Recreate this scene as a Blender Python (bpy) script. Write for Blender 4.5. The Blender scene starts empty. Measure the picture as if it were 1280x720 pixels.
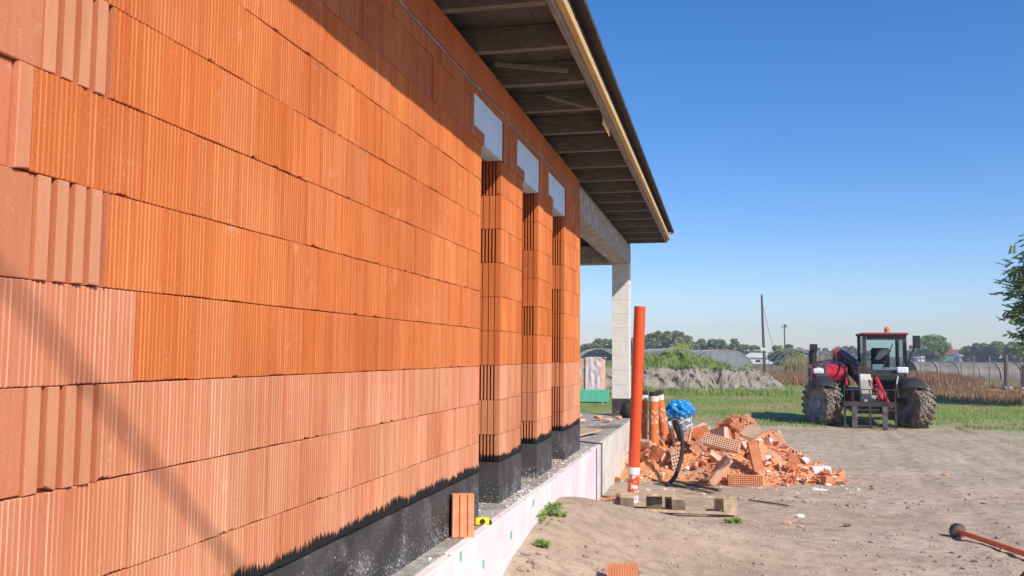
import bpy, math, random
import numpy as np
from mathutils import Vector, Matrix, noise, Euler
random.seed(7); rng = np.random.default_rng(7)
S = bpy.context.scene; COL = S.collection
rad = math.radians

# ------------------------------------------------------------------ camera
F, TH, PSI, ROLL = 1101.997, .0740339, .2328812, .0079982
EYE = Vector((0, 0, 1.75))
r0 = Vector((math.cos(PSI), math.sin(PSI), 0)); fh = Vector((-math.sin(PSI), math.cos(PSI), 0)); up0 = Vector((0, 0, 1))
fw = math.cos(TH)*fh + math.sin(TH)*up0; u1 = -math.sin(TH)*fh + math.cos(TH)*up0
cr, sr = math.cos(ROLL), math.sin(ROLL)
CR = cr*r0 + sr*u1; CU = -sr*r0 + cr*u1
cam = bpy.data.cameras.new('camera'); camo = bpy.data.objects.new('camera', cam); COL.objects.link(camo)
camo.matrix_world = Matrix(((CR.x, CU.x, -fw.x, 0), (CR.y, CU.y, -fw.y, 0), (CR.z, CU.z, -fw.z, EYE.z), (0, 0, 0, 1)))
cam.lens = 36*F/1280; cam.sensor_width = 36; cam.clip_end = 6000; cam.clip_start = .05
S.camera = camo
def ray(px, py): return CR*(px-640) + CU*(360-py) + fw*F
def at(px, py, z=0.0):
    d = ray(px, py); t = (z-1.75)/d.z; return EYE + d*t
def at_depth(px, depth, z=0.0):
    d = ray(px, 440); t = depth/F; p = EYE + d*t; return Vector((p.x, p.y, z))

# ------------------------------------------------------------------ light
SUN = Vector((1, -.8, 1.06)).normalized()
w = bpy.data.worlds.new("World"); S.world = w; w.use_nodes = True
nt = w.node_tree; bg = nt.nodes['Background']; sky = nt.nodes.new('ShaderNodeTexSky')
sky.sky_type = 'NISHITA'; sky.sun_disc = False
sky.sun_elevation = math.asin(SUN.z); sky.sun_rotation = math.atan2(SUN.x, SUN.y)
sky.air_density = 1.0; sky.dust_density = 0.25; sky.ozone_density = 2.6; sky.altitude = 100
hs = nt.nodes.new('ShaderNodeHueSaturation'); hs.inputs['Saturation'].default_value = 1.34; hs.inputs['Value'].default_value = 1
nt.links.new(sky.outputs[0], hs.inputs['Color']); tm_ = nt.nodes.new('ShaderNodeMix'); tm_.data_type = 'RGBA'; tm_.blend_type = 'MULTIPLY'; tm_.inputs[0].default_value = 1; tm_.inputs[7].default_value = (.98, .955, 1.10, 1)
nt.links.new(hs.outputs[0], tm_.inputs[6])
# clear autumn air: keep the band near the horizon blue rather than yellow
tcw = nt.nodes.new('ShaderNodeTexCoord'); sxw = nt.nodes.new('ShaderNodeSeparateXYZ'); nt.links.new(tcw.outputs['Generated'], sxw.inputs[0])
rmp = nt.nodes.new('ShaderNodeValToRGB'); nt.links.new(sxw.outputs['Z'], rmp.inputs[0])
rmp.color_ramp.elements[0].position = 0; rmp.color_ramp.elements[0].color = (.80, .84, 1.0, 1)
rmp.color_ramp.elements[1].position = .40; rmp.color_ramp.elements[1].color = (1, 1, 1, 1)
e_r = rmp.color_ramp.elements.new(.10); e_r.color = (.88, .92, 1.0, 1)
tm2 = nt.nodes.new('ShaderNodeMix'); tm2.data_type = 'RGBA'; tm2.blend_type = 'MULTIPLY'; tm2.inputs[0].default_value = 1
nt.links.new(tm_.outputs[2], tm2.inputs[6]); nt.links.new(rmp.outputs[0], tm2.inputs[7]); nt.links.new(tm2.outputs[2], bg.inputs[0]); bg.inputs[1].default_value = .128
sl = bpy.data.lights.new('sun', 'SUN'); sl.energy = 4.6; sl.angle = rad(.53); sl.color = (1, .93, .83)
so = bpy.data.objects.new('sun', sl); COL.objects.link(so); so.rotation_euler = SUN.to_track_quat('Z', 'Y').to_euler(); so.location = (20, -20, 30)
S.view_settings.view_transform = 'Standard'; S.view_settings.look = 'None'; S.view_settings.gamma = 1
S.view_settings.exposure = 0.18
S.view_settings.use_curve_mapping = False

# ------------------------------------------------------------------ materials
def nodes(name):
    m = bpy.data.materials.new(name); m.use_nodes = True
    t = m.node_tree; b = t.nodes['Principled BSDF']; return m, t, b
def N(t, kind, **kw):
    n = t.nodes.new(kind)
    for k, v in kw.items():
        if k.startswith('i_'):
            n.inputs[k[2:].replace('_', ' ')].default_value = v
        else: setattr(n, k, v)
    return n
def L(t, a, b): t.links.new(a, b)
def tex(t, scale, detail=4, coord=None, rough=.55, stretch=None):
    c = t.nodes.get('TC') or N(t, 'ShaderNodeTexCoord'); c.name = 'TC'
    src = c.outputs['Object']
    if stretch:
        mp = N(t, 'ShaderNodeMapping'); mp.inputs['Scale'].default_value = stretch; L(t, src, mp.inputs[0]); src = mp.outputs[0]
    n = N(t, 'ShaderNodeTexNoise'); n.inputs['Scale'].default_value = scale; n.inputs['Detail'].default_value = detail
    n.inputs['Roughness'].default_value = rough; L(t, src, n.inputs['Vector']); return n.outputs['Fac']
def ramp(t, fac, a, b):
    r = N(t, 'ShaderNodeMapRange'); r.inputs[1].default_value = a; r.inputs[2].default_value = b; r.clamp = True
    L(t, fac, r.inputs[0]); return r.outputs[0]
def mix(t, fac, a, b, mode='MIX'):
    m = N(t, 'ShaderNodeMix', data_type='RGBA', blend_type=mode)
    for inp, v in ((m.inputs[0], fac), (m.inputs[6], a), (m.inputs[7], b)):
        if hasattr(v, 'links'): L(t, v, inp)
        elif isinstance(v, (int, float)): inp.default_value = v
        else: inp.default_value = (*v, 1) if len(v) == 3 else v
    return m.outputs[2]
def math_(t, op, a, b=None):
    m = N(t, 'ShaderNodeMath', operation=op)
    for inp, v in ((m.inputs[0], a), (m.inputs[1], b)):
        if v is None: continue
        if hasattr(v, 'links'): L(t, v, inp)
        else: inp.default_value = v
    return m.outputs[0]
def bump(t, b, h, strength=.3, dist=.01):
    n = N(t, 'ShaderNodeBump'); n.inputs['Strength'].default_value = strength; n.inputs['Distance'].default_value = dist
    L(t, h, n.inputs['Height']); L(t, n.outputs[0], b.inputs['Normal']); return n
MATS = {}
def M(name, col, col2=None, scale=6, rough=.8, bs=.25, bd=.004, bscale=None, metal=0, spec=.3, lo=.35, hi=.65, stretch=None, dirt=None, dscale=3, dlo=.5, dhi=.7):
    if name in MATS: return MATS[name]
    m, t, b = nodes(name)
    col2 = col2 or tuple(c*.72 for c in col)
    c = mix(t, ramp(t, tex(t, scale, 5, stretch=stretch), lo, hi), col, col2)
    if dirt: c = mix(t, ramp(t, tex(t, dscale, 6), dlo, dhi), c, dirt)
    L(t, c, b.inputs['Base Color']); b.inputs['Roughness'].default_value = rough
    b.inputs['Metallic'].default_value = metal; b.inputs['Specular IOR Level'].default_value = spec
    if bs: bump(t, b, tex(t, bscale or scale*5, 4), bs, bd)
    MATS[name] = m; return m

def brick_mat():
    m, t, b = nodes('fluted_terracotta')
    a = N(t, 'ShaderNodeAttribute', attribute_name='tint')
    n1 = tex(t, 2.2, 5, stretch=(1, 1, .35)); n2 = tex(t, 45, 4, stretch=(1, 1, .12)); n3 = tex(t, 160, 3)
    c = mix(t, ramp(t, n1, .45, .72), a.outputs['Color'], (1.10, 1.30, 1.35), 'MULTIPLY')
    c = mix(t, math_(t, 'MULTIPLY', ramp(t, tex(t, 1.3, 4, stretch=(1, 1, .5)), .48, .68), .8), c, (.86, .76, .66), 'MULTIPLY')
    c = mix(t, math_(t, 'MULTIPLY', ramp(t, n2, .35, .75), .35), c, (.72, .60, .52), 'MULTIPLY')
    c = mix(t, math_(t, 'MULTIPLY', ramp(t, n3, .55, .75), .25), c, (.80, .46, .30))
    # chalky scuffs with a shape of their own
    sc = tex(t, 5.5, 7, rough=.7)
    c = mix(t, math_(t, 'MULTIPLY', ramp(t, sc, .62, .72), .45), c, (.76, .50, .37))
    # brushed bitumen running up the lowest course
    g = N(t, 'ShaderNodeNewGeometry'); s = N(t, 'ShaderNodeSeparateXYZ'); L(t, g.outputs['Position'], s.inputs[0])
    e1 = tex(t, 2.3, 3, stretch=(1, 1, .1)); e2 = tex(t, 55, 3, stretch=(1, 1, .06))
    lim = math_(t, 'ADD', math_(t, 'ADD', math_(t, 'MULTIPLY', e1, .13), math_(t, 'MULTIPLY', tex(t, 130, 2, stretch=(1, 1, .04)), .075)), .917)
    k = math_(t, 'MULTIPLY', ramp(t, math_(t, 'SUBTRACT', lim, s.outputs['Z']), -.006, .006), ramp(t, math_(t, 'ADD', n2, math_(t, 'MULTIPLY', math_(t, 'SUBTRACT', 1.06, s.outputs['Z']), 4.5)), .42, .62))
    c = mix(t, k, c, (.018, .017, .018))
    L(t, c, b.inputs['Base Color'])
    L(t, math_(t, 'SUBTRACT', .88, math_(t, 'MULTIPLY', k, .35)), b.inputs['Roughness'])
    b.inputs['Specular IOR Level'].default_value = .25
    bump(t, b, math_(t, 'ADD', n3, math_(t, 'MULTIPLY', n2, .6)), .35, .0015)
    return m
MB_BRICK = brick_mat()
terr = M('terracotta', (.74, .33, .17), (.62, .235, .11), 9, .9, .4, .004, dirt=(.66, .36, .24), dscale=7)
terr2 = M('terracotta_pink', (.78, .48, .33), (.68, .36, .22), 9, .9, .4, .004, dirt=(.72, .55, .45), dscale=7)
terr3 = M('terracotta_deep', (.62, .22, .095), (.50, .16, .07), 12, .9, .4, .004)
mortar = M('mortar_grey', (.42, .39, .36), (.30, .28, .26), 30, .95, .5, .004)
bitumen = M('bitumen_coat', (.032, .032, .033), (.085, .080, .076), 3.2, .6, .4, .003, 90, lo=.35, hi=.75, dirt=(.13, .125, .12), dscale=4, dlo=.52, dhi=.75)
def splash():
    t = bitumen.node_tree; b = t.nodes['Principled BSDF']; src = b.inputs['Base Color'].links[0].from_socket
    s = N(t, 'ShaderNodeSeparateXYZ'); L(t, t.nodes['TC'].outputs['Object'], s.inputs[0])
    q = math_(t, 'ADD', tex(t, 75, 5, rough=.75), math_(t, 'MULTIPLY', math_(t, 'SUBTRACT', .80, s.outputs['Z']), .30))
    q = math_(t, 'ADD', q, math_(t, 'MULTIPLY', tex(t, 4.0, 2), .22))
    L(t, mix(t, math_(t, 'MULTIPLY', ramp(t, q, .70, .75), .8), src, (.62, .60, .57)), b.inputs['Base Color'])
splash()
xps = M('insulation_white', (.68, .82, .92), (.60, .75, .87), 5, .6, .2, .002, spec=.4)
pinkm = M('insulation_pink', (.82, .70, .71), (.78, .61, .64), 2.2, .75, .3, .003, 60, dirt=(.78, .76, .70), dscale=2.6, dlo=.42, dhi=.6)
conc = M('concrete_grey', (.46, .43, .39), (.33, .30, .27), 5, .93, .5, .006, 60, dirt=(.62, .58, .54), dscale=8)
ledgem = M('concrete_ledge', (.50, .46, .41), (.30, .27, .24), 4, .93, .6, .008, 50, dirt=(.30, .25, .21), dscale=9, dlo=.5, dhi=.6)
cream = M('rendered_cream', (.74, .68, .58), (.62, .56, .47), 4, .9, .4, .004, 60, dirt=(.36, .33, .29), dscale=2.2, dlo=.6, dhi=.72)
aac = M('aerated_block', (.76, .73, .66), (.68, .65, .59), 7, .95, .4, .003, 120)
rafterm = M('rafter_wood', (.21, .20, .17), (.135, .13, .11), 9, .85, .3, .003, stretch=(1, 6, 6))
deckm = M('deck_board', (.125, .118, .10), (.085, .08, .068), 4, .9, .3, .004)
lathm = M('fresh_timber', (.66, .47, .22), (.54, .36, .16), 14, .8, .3, .002, stretch=(4, .3, 4))
fascm = M('grey_timber', (.30, .27, .22), (.20, .18, .15), 14, .85, .3, .002, stretch=(4, .3, 4))
tilem = M('roof_tile_brown', (.085, .062, .055), (.05, .04, .038), 6, .65, .3, .003)
timber = M('pallet_wood', (.58, .43, .28), (.32, .225, .145), 12, .9, .5, .004, dirt=(.36, .30, .25), dscale=6)
oldwood = M('weathered_wood', (.22, .165, .12), (.13, .10, .075), 16, .9, .5, .004)
plyw = M('plywood', (.55, .40, .27), (.45, .31, .20), 8, .85, .3, .002)
redpipe = M('orange_pvc', (.72, .095, .022), (.64, .08, .02), 3, .38, .1, .001, spec=.5)
orangem = M('orange_paint', (.78, .17, .03), (.66, .12, .02), 8, .45, .2, .001, spec=.5)
whitep = M('white_plastic', (.80, .79, .76), (.70, .69, .66), 6, .5, .1, .001)
blackr = M('black_rubber', (.022, .022, .023), (.04, .038, .036), 9, .6, .3, .002)
tyrem = M('tyre_rubber', (.09, .075, .06), (.16, .13, .10), 5, .95, .4, .004, dirt=(.26, .21, .155), dscale=6, dlo=.42, dhi=.62)
redm = M('red_machine_paint', (.55, .022, .045), (.46, .02, .035), 4, .35, .1, .001, spec=.5, dirt=(.42, .13, .12), dscale=5, dlo=.55, dhi=.8)
rimm = M('rim_paint', (.36, .37, .39), (.25, .25, .26), 5, .6, .2, .002, dirt=(.22, .18, .15), dscale=7)
steel = M('dark_steel', (.045, .043, .042), (.10, .08, .065), 8, .6, .3, .002, metal=.3)
forks = M('worn_steel', (.22, .20, .19), (.10, .09, .085), 7, .5, .2, .002, metal=.5)
roofm_ = M('dusty_dark_red', (.30, .03, .05), (.16, .05, .05), 5, .6, .2, .002)
creamp = M('pale_machine_paint', (.62, .58, .50), (.46, .42, .36), 6, .6, .2, .002)
greyp = M('grey_machine_paint', (.46, .44, .40), (.34, .32, .29), 6, .6, .2, .002)
bluem = M('blue_film', (.02, .30, .66), (.012, .22, .55), 8, .35, .4, .01, 18, spec=.6)
greenm = M('green_board', (.12, .52, .34), (.10, .44, .28), 6, .6, .2, .002)
filmm = M('packing_film', (.78, .70, .68), (.72, .50, .45), 5, .4, .5, .01, 14, spec=.5)
barkm = M('bark', (.12, .09, .065), (.07, .055, .04), 12, .95, .6, .01)
polem = M('pole_wood', (.17, .13, .11), (.11, .09, .08), 8, .9, .4, .004)
tunnelm = M('tunnel_film', (.26, .26, .27), (.17, .17, .175), 1.5, .5, .3, .02, 6, spec=.5)
tunnelw = M('tunnel_film_pale', (.21, .19, .16), (.14, .125, .105), 1.2, .6, .3, .02, 6)
hoopm = M('hoop_tube', (.40, .36, .31), None, 5, .6, 0)
stonem = M('stone', (.36, .33, .30), (.22, .20, .18), 7, .95, .5, .01)
yellowm = M('yellow_plastic', (.85, .70, .02), (.78, .62, .02), 4, .45, 0)
purple = M('purple_tape', (.20, .05, .32), (.16, .04, .27), 4, .5, 0)
chalk = M('mortar_white', (.80, .78, .75), (.68, .65, .61), 12, .95, .5, .003)
def foliage_mat(name, a, b_, c_=None, tr=.25):
    m, t, b = nodes(name)
    at_ = N(t, 'ShaderNodeAttribute', attribute_name='tint')
    c = mix(t, ramp(t, at_.outputs['Fac'], 0, 1), a, b_)
    L(t, c, b.inputs['Base Color']); b.inputs['Roughness'].default_value = .7; b.inputs['Specular IOR Level'].default_value = .2
    d = N(t, 'ShaderNodeBsdfTranslucent'); L(t, c, d.inputs[0])
    ms = N(t, 'ShaderNodeMixShader'); ms.inputs[0].default_value = tr
    L(t, b.outputs[0], ms.inputs[1]); L(t, d.outputs[0], ms.inputs[2]); L(t, ms.outputs[0], t.nodes['Material Output'].inputs[0])
    return m
leafm = foliage_mat('leaf_green', (.24, .27, .07), (.38, .38, .12))
leafl = foliage_mat('leaf_light', (.17, .27, .06), (.32, .42, .12))
leafd = foliage_mat('leaf_dark', (.18, .22, .065), (.30, .33, .11))
grassm = foliage_mat('grass_blade', (.17, .27, .05), (.36, .42, .12), tr=.3)
brownm = foliage_mat('weed_brown', (.27, .13, .075), (.44, .27, .15), tr=.2)
reedm = foliage_mat('reed_straw', (.30, .24, .09), (.50, .42, .20), tr=.2)
glass, t_, b_ = nodes('cab_glass')
b_.inputs['Base Color'].default_value = (.72, .86, .86, 1); b_.inputs['Roughness'].default_value = .02; b_.inputs['Transmission Weight'].default_value = 1
b_.inputs['IOR'].default_value = 1.1; b_.inputs['Specular IOR Level'].default_value = .8
lampm, t_, b_ = nodes('lamp_lens'); b_.inputs['Base Color'].default_value = (.80, .80, .78, 1); b_.inputs['Roughness'].default_value = .15
beac, t_, b_ = nodes('beacon_lens'); b_.inputs['Base Color'].default_value = (.80, .22, .03, 1); b_.inputs['Roughness'].default_value = .2

# ------------------------------------------------------------------ mesh helpers
class MB:
    def __init__(s): s.v = []; s.f = []; s.c = []
    def add(s, vs, fs):
        o = len(s.v); s.v += [tuple(v) for v in vs]; s.f += [tuple(i+o for i in f) for f in fs]
    def box(s, x0, x1, y0, y1, z0, z1, mt=None):
        vs = [(x0, y0, z0), (x1, y0, z0), (x1, y1, z0), (x0, y1, z0), (x0, y0, z1), (x1, y0, z1), (x1, y1, z1), (x0, y1, z1)]
        if mt is not None: vs = [mt @ Vector(v) for v in vs]
        s.add(vs, [(3, 2, 1, 0), (4, 5, 6, 7), (0, 1, 5, 4), (1, 2, 6, 5), (2, 3, 7, 6), (3, 0, 4, 7)]); return s
    def bar(s, a, b, wx, wy, roll=0):
        a = Vector(a); b = Vector(b); d = b-a; q = d.to_track_quat('Z', 'Y').to_matrix().to_4x4()
        mt = Matrix.Translation(a) @ q @ Matrix.Rotation(roll, 4, 'Z')
        return s.box(-wx/2, wx/2, -wy/2, wy/2, 0, d.length, mt)
    def tube(s, pts, r, n=10, caps=True):
        pts = [Vector(p) for p in pts]; rs = r if isinstance(r, (list, tuple)) else [r]*len(pts)
        rings = []; prev = None
        for i, p in enumerate(pts):
            d = (pts[min(i+1, len(pts)-1)]-pts[max(i-1, 0)]).normalized()
            if prev is None: u = d.orthogonal().normalized()
            else: u = (prev - d*prev.dot(d)).normalized()
            prev = u; v = d.cross(u)
            rings.append([p + (u*math.cos(2*math.pi*k/n)+v*math.sin(2*math.pi*k/n))*rs[i] for k in range(n)])
        o = len(s.v)
        for R in rings: s.v += [tuple(x) for x in R]
        for i in range(len(pts)-1):
            for k in range(n):
                a = o+i*n+k; b = o+i*n+(k+1) % n; s.f.append((a, b, b+n, a+n))
        if caps:
            s.f.append(tuple(o+k for k in reversed(range(n)))); s.f.append(tuple(o+(len(pts)-1)*n+k for k in range(n)))
        return s
    def lathe(s, prof, axis='X', n=24, mt=None):   # prof: (along, radius)
        o = len(s.v)
        for a, r in prof:
            for k in range(n):
                c, q = math.cos(2*math.pi*k/n)*r, math.sin(2*math.pi*k/n)*r
                v = Vector((a, c, q)) if axis == 'X' else Vector((c, q, a))
                if mt is not None: v = mt @ v
                s.v.append(tuple(v))
        for i in range(len(prof)-1):
            for k in range(n):
                a = o+i*n+k; b = o+i*n+(k+1) % n; s.f.append((a, b, b+n, a+n))
        return s
    def prism(s, poly, h0, h1, axis='Y', mt=None):
        n = len(poly)
        def P(a, b, h): return {'Y': (a, h, b), 'X': (h, a, b), 'Z': (a, b, h)}[axis]
        vs = [P(a, b, h0) for a, b in poly]+[P(a, b, h1) for a, b in poly]
        if mt is not None: vs = [mt @ Vector(v) for v in vs]
        s.add(vs, [tuple(range(n)), tuple(reversed(range(n, 2*n)))] + [(i, i+n, (i+1) % n+n, (i+1) % n) for i in range(n)]); return s
    def build(s, name, mat, parent=None, loc=None, bevel=0, smooth=False):
        me = bpy.data.meshes.new(name); me.from_pydata(s.v, [], s.f); me.update()
        bm = None
        import bmesh
        if not s.c:
            bm = bmesh.new(); bm.from_mesh(me); bmesh.ops.recalc_face_normals(bm, faces=bm.faces); bm.to_mesh(me); bm.free()
        if s.c:
            ca = me.color_attributes.new('tint', 'FLOAT_COLOR', 'POINT')
            arr = np.ones((len(s.v), 4), dtype=np.float32); arr[:, :3] = np.array(s.c, dtype=np.float32).reshape(len(s.v), -1)
            ca.data.foreach_set('color', arr.ravel())
        if mat: me.materials.append(mat)
        if smooth: me.polygons.foreach_set('use_smooth', [True]*len(me.polygons))
        o = bpy.data.objects.new(name, me); COL.objects.link(o)
        if loc is not None: o.location = loc
        if parent: o.parent = parent
        if bevel:
            m = o.modifiers.new('bevel', 'BEVEL'); m.width = bevel; m.segments = 2; m.limit_method = 'ANGLE'
        return o
def tag(o, label, cat, group=None, kind=None):
    o['label'] = label; o['category'] = cat
    if group: o['group'] = group
    if kind: o['kind'] = kind
    return o
def thing(name, label, cat, loc=(0, 0, 0), rz=0, group=None):
    o = bpy.data.objects.new(name, None); COL.objects.link(o); o.location = loc; o.rotation_euler = (0, 0, rz)
    o.empty_display_size = .2
    return tag(o, label, cat, group)
def copy_tree(o, parent=None):
    c = o.copy(); COL.objects.link(c); c.parent = parent
    for ch in [k for k in bpy.data.objects if k.parent == o]: copy_tree(ch, c)
    return c
def struct(o): o['kind'] = 'structure'; return o
def nz(x, y, z=0.0): return noise.noise(Vector((x, y, z)))
def sstep(a, b, x):
    t = min(1, max(0, (x-a)/(b-a))); return t*t*(3-2*t)

# ------------------------------------------------------------------ ground
def cam_depth(x, y): return x*fh.x + y*fh.y
def g(x, y):
    z = .11*(1-sstep(8.5, 14, y))
    z += .34*math.exp(-(x+1.5)**2/(2*.55**2) - (y-6.9)**2/(2*1.2**2)) + .17*math.exp(-(x+.75)**2/(2*.85**2) - (y-8.0)**2/(2*.55**2))
    if y < 60:
        z += .05*nz(x*.35, y*.35, 3) + .02*nz(x*1.1, y*1.1, 9)
        k = 1-sstep(25, 40, y)
        z += k*(.011*nz(x*3.1, y*3.1, 1)+.007*nz(x*8, y*8, 5))
        if 3 < y < 26 and x > -1:
            for (c0_, c1_, c2_) in ((1.9, .06, .004), (3.75, .06, .004), (5.6, -.10, .006), (7.3, -.10, .006)):
                dd_ = x-(c0_+c1_*y+c2_*(y-9)**2*.5)
                if abs(dd_) < .4:
                    e = math.exp(-(dd_/.17)**4); z += e*(-.013+.008*math.sin(y*2*math.pi/.26+abs(dd_)*14)*(.5+.5*nz(x*.7, y*.7, 8)))+.006*math.exp(-((abs(dd_)-.23)/.06)**2)
        # churned wheel ruts
        for (cx, cy, sx, sy) in ((1.4, 11.2, .9, .16), (3.2, 9.2, 1.4, .22), (4.5, 12.5, 2.0, .25)):
            e = math.exp(-((x-cx)/sx)**2-((y-cy-.12*(x-cx))/sy)**2)
            if e > .01: z += e*(.035*nz(x*7, y*7, 2)-.03)
    elif y > 90: z += .35*nz(x*.01, y*.01, 4)*sstep(90, 200, y)
    return z
def graded(lo, hi, a, b, st, gr):
    mid = list(np.arange(a, b, st)); out = []; x = a; s_ = st
    while x > lo: s_ *= gr; x -= s_; out.append(x)
    out = out[::-1]+mid; x = mid[-1]; s_ = st
    while x < hi: s_ *= gr; x += s_; out.append(x)
    return out
xs = graded(-1500, 1500, -2.2, 6.0, .06, 1.05); ys = graded(-60, 2500, 5.0, 15.5, .06, 1.028)
mb = MB(); nx = len(xs)
for y in ys:
    for x in xs: mb.v.append((x, y, g(x, y)))
for j in range(len(ys)-1):
    for i in range(nx-1):
        a = j*nx+i; mb.f.append((a, a+1, a+nx+1, a+nx))
mb.c = [(1, 1, 1)]*len(mb.v)
m, t, b = nodes('site_ground')
gp = N(t, 'ShaderNodeTexCoord'); gp.name = 'TC'
s = N(t, 'ShaderNodeSeparateXYZ'); L(t, gp.outputs['Object'], s.inputs[0])
n1, n2, n3, n4 = tex(t, .9, 6), tex(t, 7, 6, rough=.65), tex(t, 38, 5, rough=.7), tex(t, .25, 4)
dirt = mix(t, ramp(t, n1, .35, .68), (.58, .445, .33), (.45, .34, .245))
dirt = mix(t, math_(t, 'MULTIPLY', ramp(t, tex(t, .55, 5, rough=.6), .50, .62), .40), dirt, (.40, .295, .205))
dirt = mix(t, math_(t, 'MULTIPLY', ramp(t, n2, .44, .66), .65), dirt, (.27, .20, .145))
dirt = mix(t, math_(t, 'MULTIPLY', ramp(t, n3, .56, .72), .55), dirt, (.62, .51, .40))
dirt = mix(t, math_(t, 'MULTIPLY', ramp(t, tex(t, 90, 3), .60, .68), .7), dirt, (.25, .19, .15))
grs = mix(t, ramp(t, n1, .35, .65), (.18, .26, .055), (.27, .30, .09))
grs = mix(t, ramp(t, n4, .50, .64), grs, (.42, .28, .17))
grs = mix(t, math_(t, 'MULTIPLY', ramp(t, n2, .5, .7), .6), grs, (.12, .14, .045))
dep = math_(t, 'ADD', math_(t, 'MULTIPLY', s.outputs['X'], -.02), s.outputs['Y'])
edge = math_(t, 'ADD', dep, math_(t, 'MULTIPLY', math_(t, 'SUBTRACT', n1, .5), 14))
k = ramp(t, edge, 21.0, 27.5)
thin = math_(t, 'MULTIPLY', ramp(t, math_(t, 'ADD', edge, math_(t, 'MULTIPLY', n2, 8)), 14, 25), .35)
k2 = math_(t, 'MAXIMUM', k, math_(t, 'MULTIPLY', thin, ramp(t, n2, .45, .6)))
far = ramp(t, s.outputs['Y'], 48, 75)
grs = mix(t, far, grs, mix(t, ramp(t, tex(t, .03, 4), .4, .6), (.20, .14, .085), (.17, .16, .06)))
c = mix(t, k2, dirt, grs)
L(t, c, b.inputs['Base Color']); b.inputs['Roughness'].default_value = .97; b.inputs['Specular IOR Level'].default_value = .1
hh = math_(t, 'ADD', math_(t, 'MULTIPLY', n3, .6), n2)
bump(t, b, hh, .8, .02)
ground = struct(mb.build('ground', m, smooth=True))

# ------------------------------------------------------------------ the house
WX = -1.557; TK = .30; Z0 = 1.6625; CH = .249; SLAB = .68
house = thing('unfinished_house', 'unfinished house of orange fluted hollow blocks with dark deep eaves and white concrete porch post', 'house', (WX, 5.6, 0))
HL = Vector((-WX, -5.6, 0))
def part(mb_, name, mat, par=None, **kw):
    mb_.v = [(v[0]-WX, v[1]-5.6, v[2]) for v in mb_.v]
    return mb_.build(name, mat, par or house, **kw)
OPEN = [(.55, 1.36), (5.65, 6.20), (6.91, 7.54), (8.22, 8.875)]
YS, YE = -4.0, 9.925
def tintc(k, y, r):
    if k >= 0: base = (.575, .152, .040)
    else: base = (.60, .228, .112)
    if k == 0 and y < 1.87: base = (.62, .24, .125)
    if k >= 6: base = (.54, .155, .055)
    if r.random() < .12: base = (base[0]*.96, base[1]*.93, base[2]*.9)
    v = r.uniform(.925, 1.055); p = r.uniform(-.006, .010)
    return (base[0]*v, (base[1]+p)*v, (base[2]+p*.9)*v)
rr = random.Random(3)
def brick(mbk, y0, y1, z0, z1, kind, col, x0=WX, back=.03):
    """one block face as a fluted profile extruded in z; kind: flute | tongue | plain"""
    Ln = y1-y0; ga = .0012
    pr = [(y0+ga, -back, 0), (y0+ga, -.002, 0), (y0+ga+.003, 0, 0)]
    if kind == 'flute':
        n = max(1, round(Ln/.0172)); st = (Ln-2*ga-.006)/n; y = y0+ga+.003
        for i in range(n):
            if i:
                lj = .9+1.5*rr.random()**1.3 if rr.random() > .12 else .2; wr = .0026+.0016*(rr.random() < .15)
                pr += [(y-wr/2-.0008, -.0024, 0), (y-wr/2, 0, lj), (y+wr/2, 0, lj), (y+wr/2+.0008, -.0024, 0)]
            else: pr += [(y+.004, 0, .3), (y+.005, -.0024, 0)]
            y += st
        pr += [(y-.005, -.0024, 0), (y-.004, 0, .3)]
    elif kind == 'tongue':
        n = max(1, round(Ln/.061)); st = (Ln-2*ga-.006)/n; y = y0+ga+.003
        for i in range(n):
            pr += [(y, 0, .4), (y+st*.56, .002, .5), (y+st*.60, -.004, .1), (y+st*.74, -.014, -.1), (y+st*.92, -.020, -.2), (y+st*.925, -.045, -1), (y+st*.985, -.045, -1), (y+st*.99, -.001, 0)]  # slopes and deep slots tinted darker, shade painted into the vertex colour
            y += st
    pr += [(y1-ga-.003, 0, 0), (y1-ga, -.002, 0), (y1-ga, -back, 0)]
    jx = rr.uniform(-.0022, .0022); tl = rr.uniform(-.0030, .0030)
    o = len(mbk.v); n = len(pr)
    zb = z0+.0010+rr.uniform(0, .0016); zt = z1-.0006
    chip = rr.random() < (.8 if kind == 'tongue' else .38); cy = rr.uniform(y0, y1)
    for (yy, dx, li) in pr:
        d = jx+tl*(yy-y0)/.25
        cb = max(0, .0045*nz(yy*7, z0*5, 3)+rr.uniform(-.001, .0016)); ct = max(0, rr.uniform(-.001, .0012))
        if chip and abs(yy-cy) < .018: cb += rr.uniform(.002, .009 if kind != 'tongue' else .014)
        f_ = .93+.33*li; cc = (min(1, col[0]*(.97+.14*li)), min(1, col[1]*(f_+.12*li)), min(1, col[2]*(f_+.32*li)))
        X = x0+dx+d
        for (XX, ZZ) in ((x0-back, zb+cb), (X-.0015, zb+cb), (X, zb+cb+.002), (X, zt-ct-.002), (X-.0015, zt-ct), (x0-back, zt-ct)):
            mbk.v.append((XX, yy, ZZ)); mbk.c.append(cc)
    for i in range(n-1):
        for j in range(5):
            a = o+i*6+j; mbk.f.append((a, a+6, a+7, a+1))
wall = MB()
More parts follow.
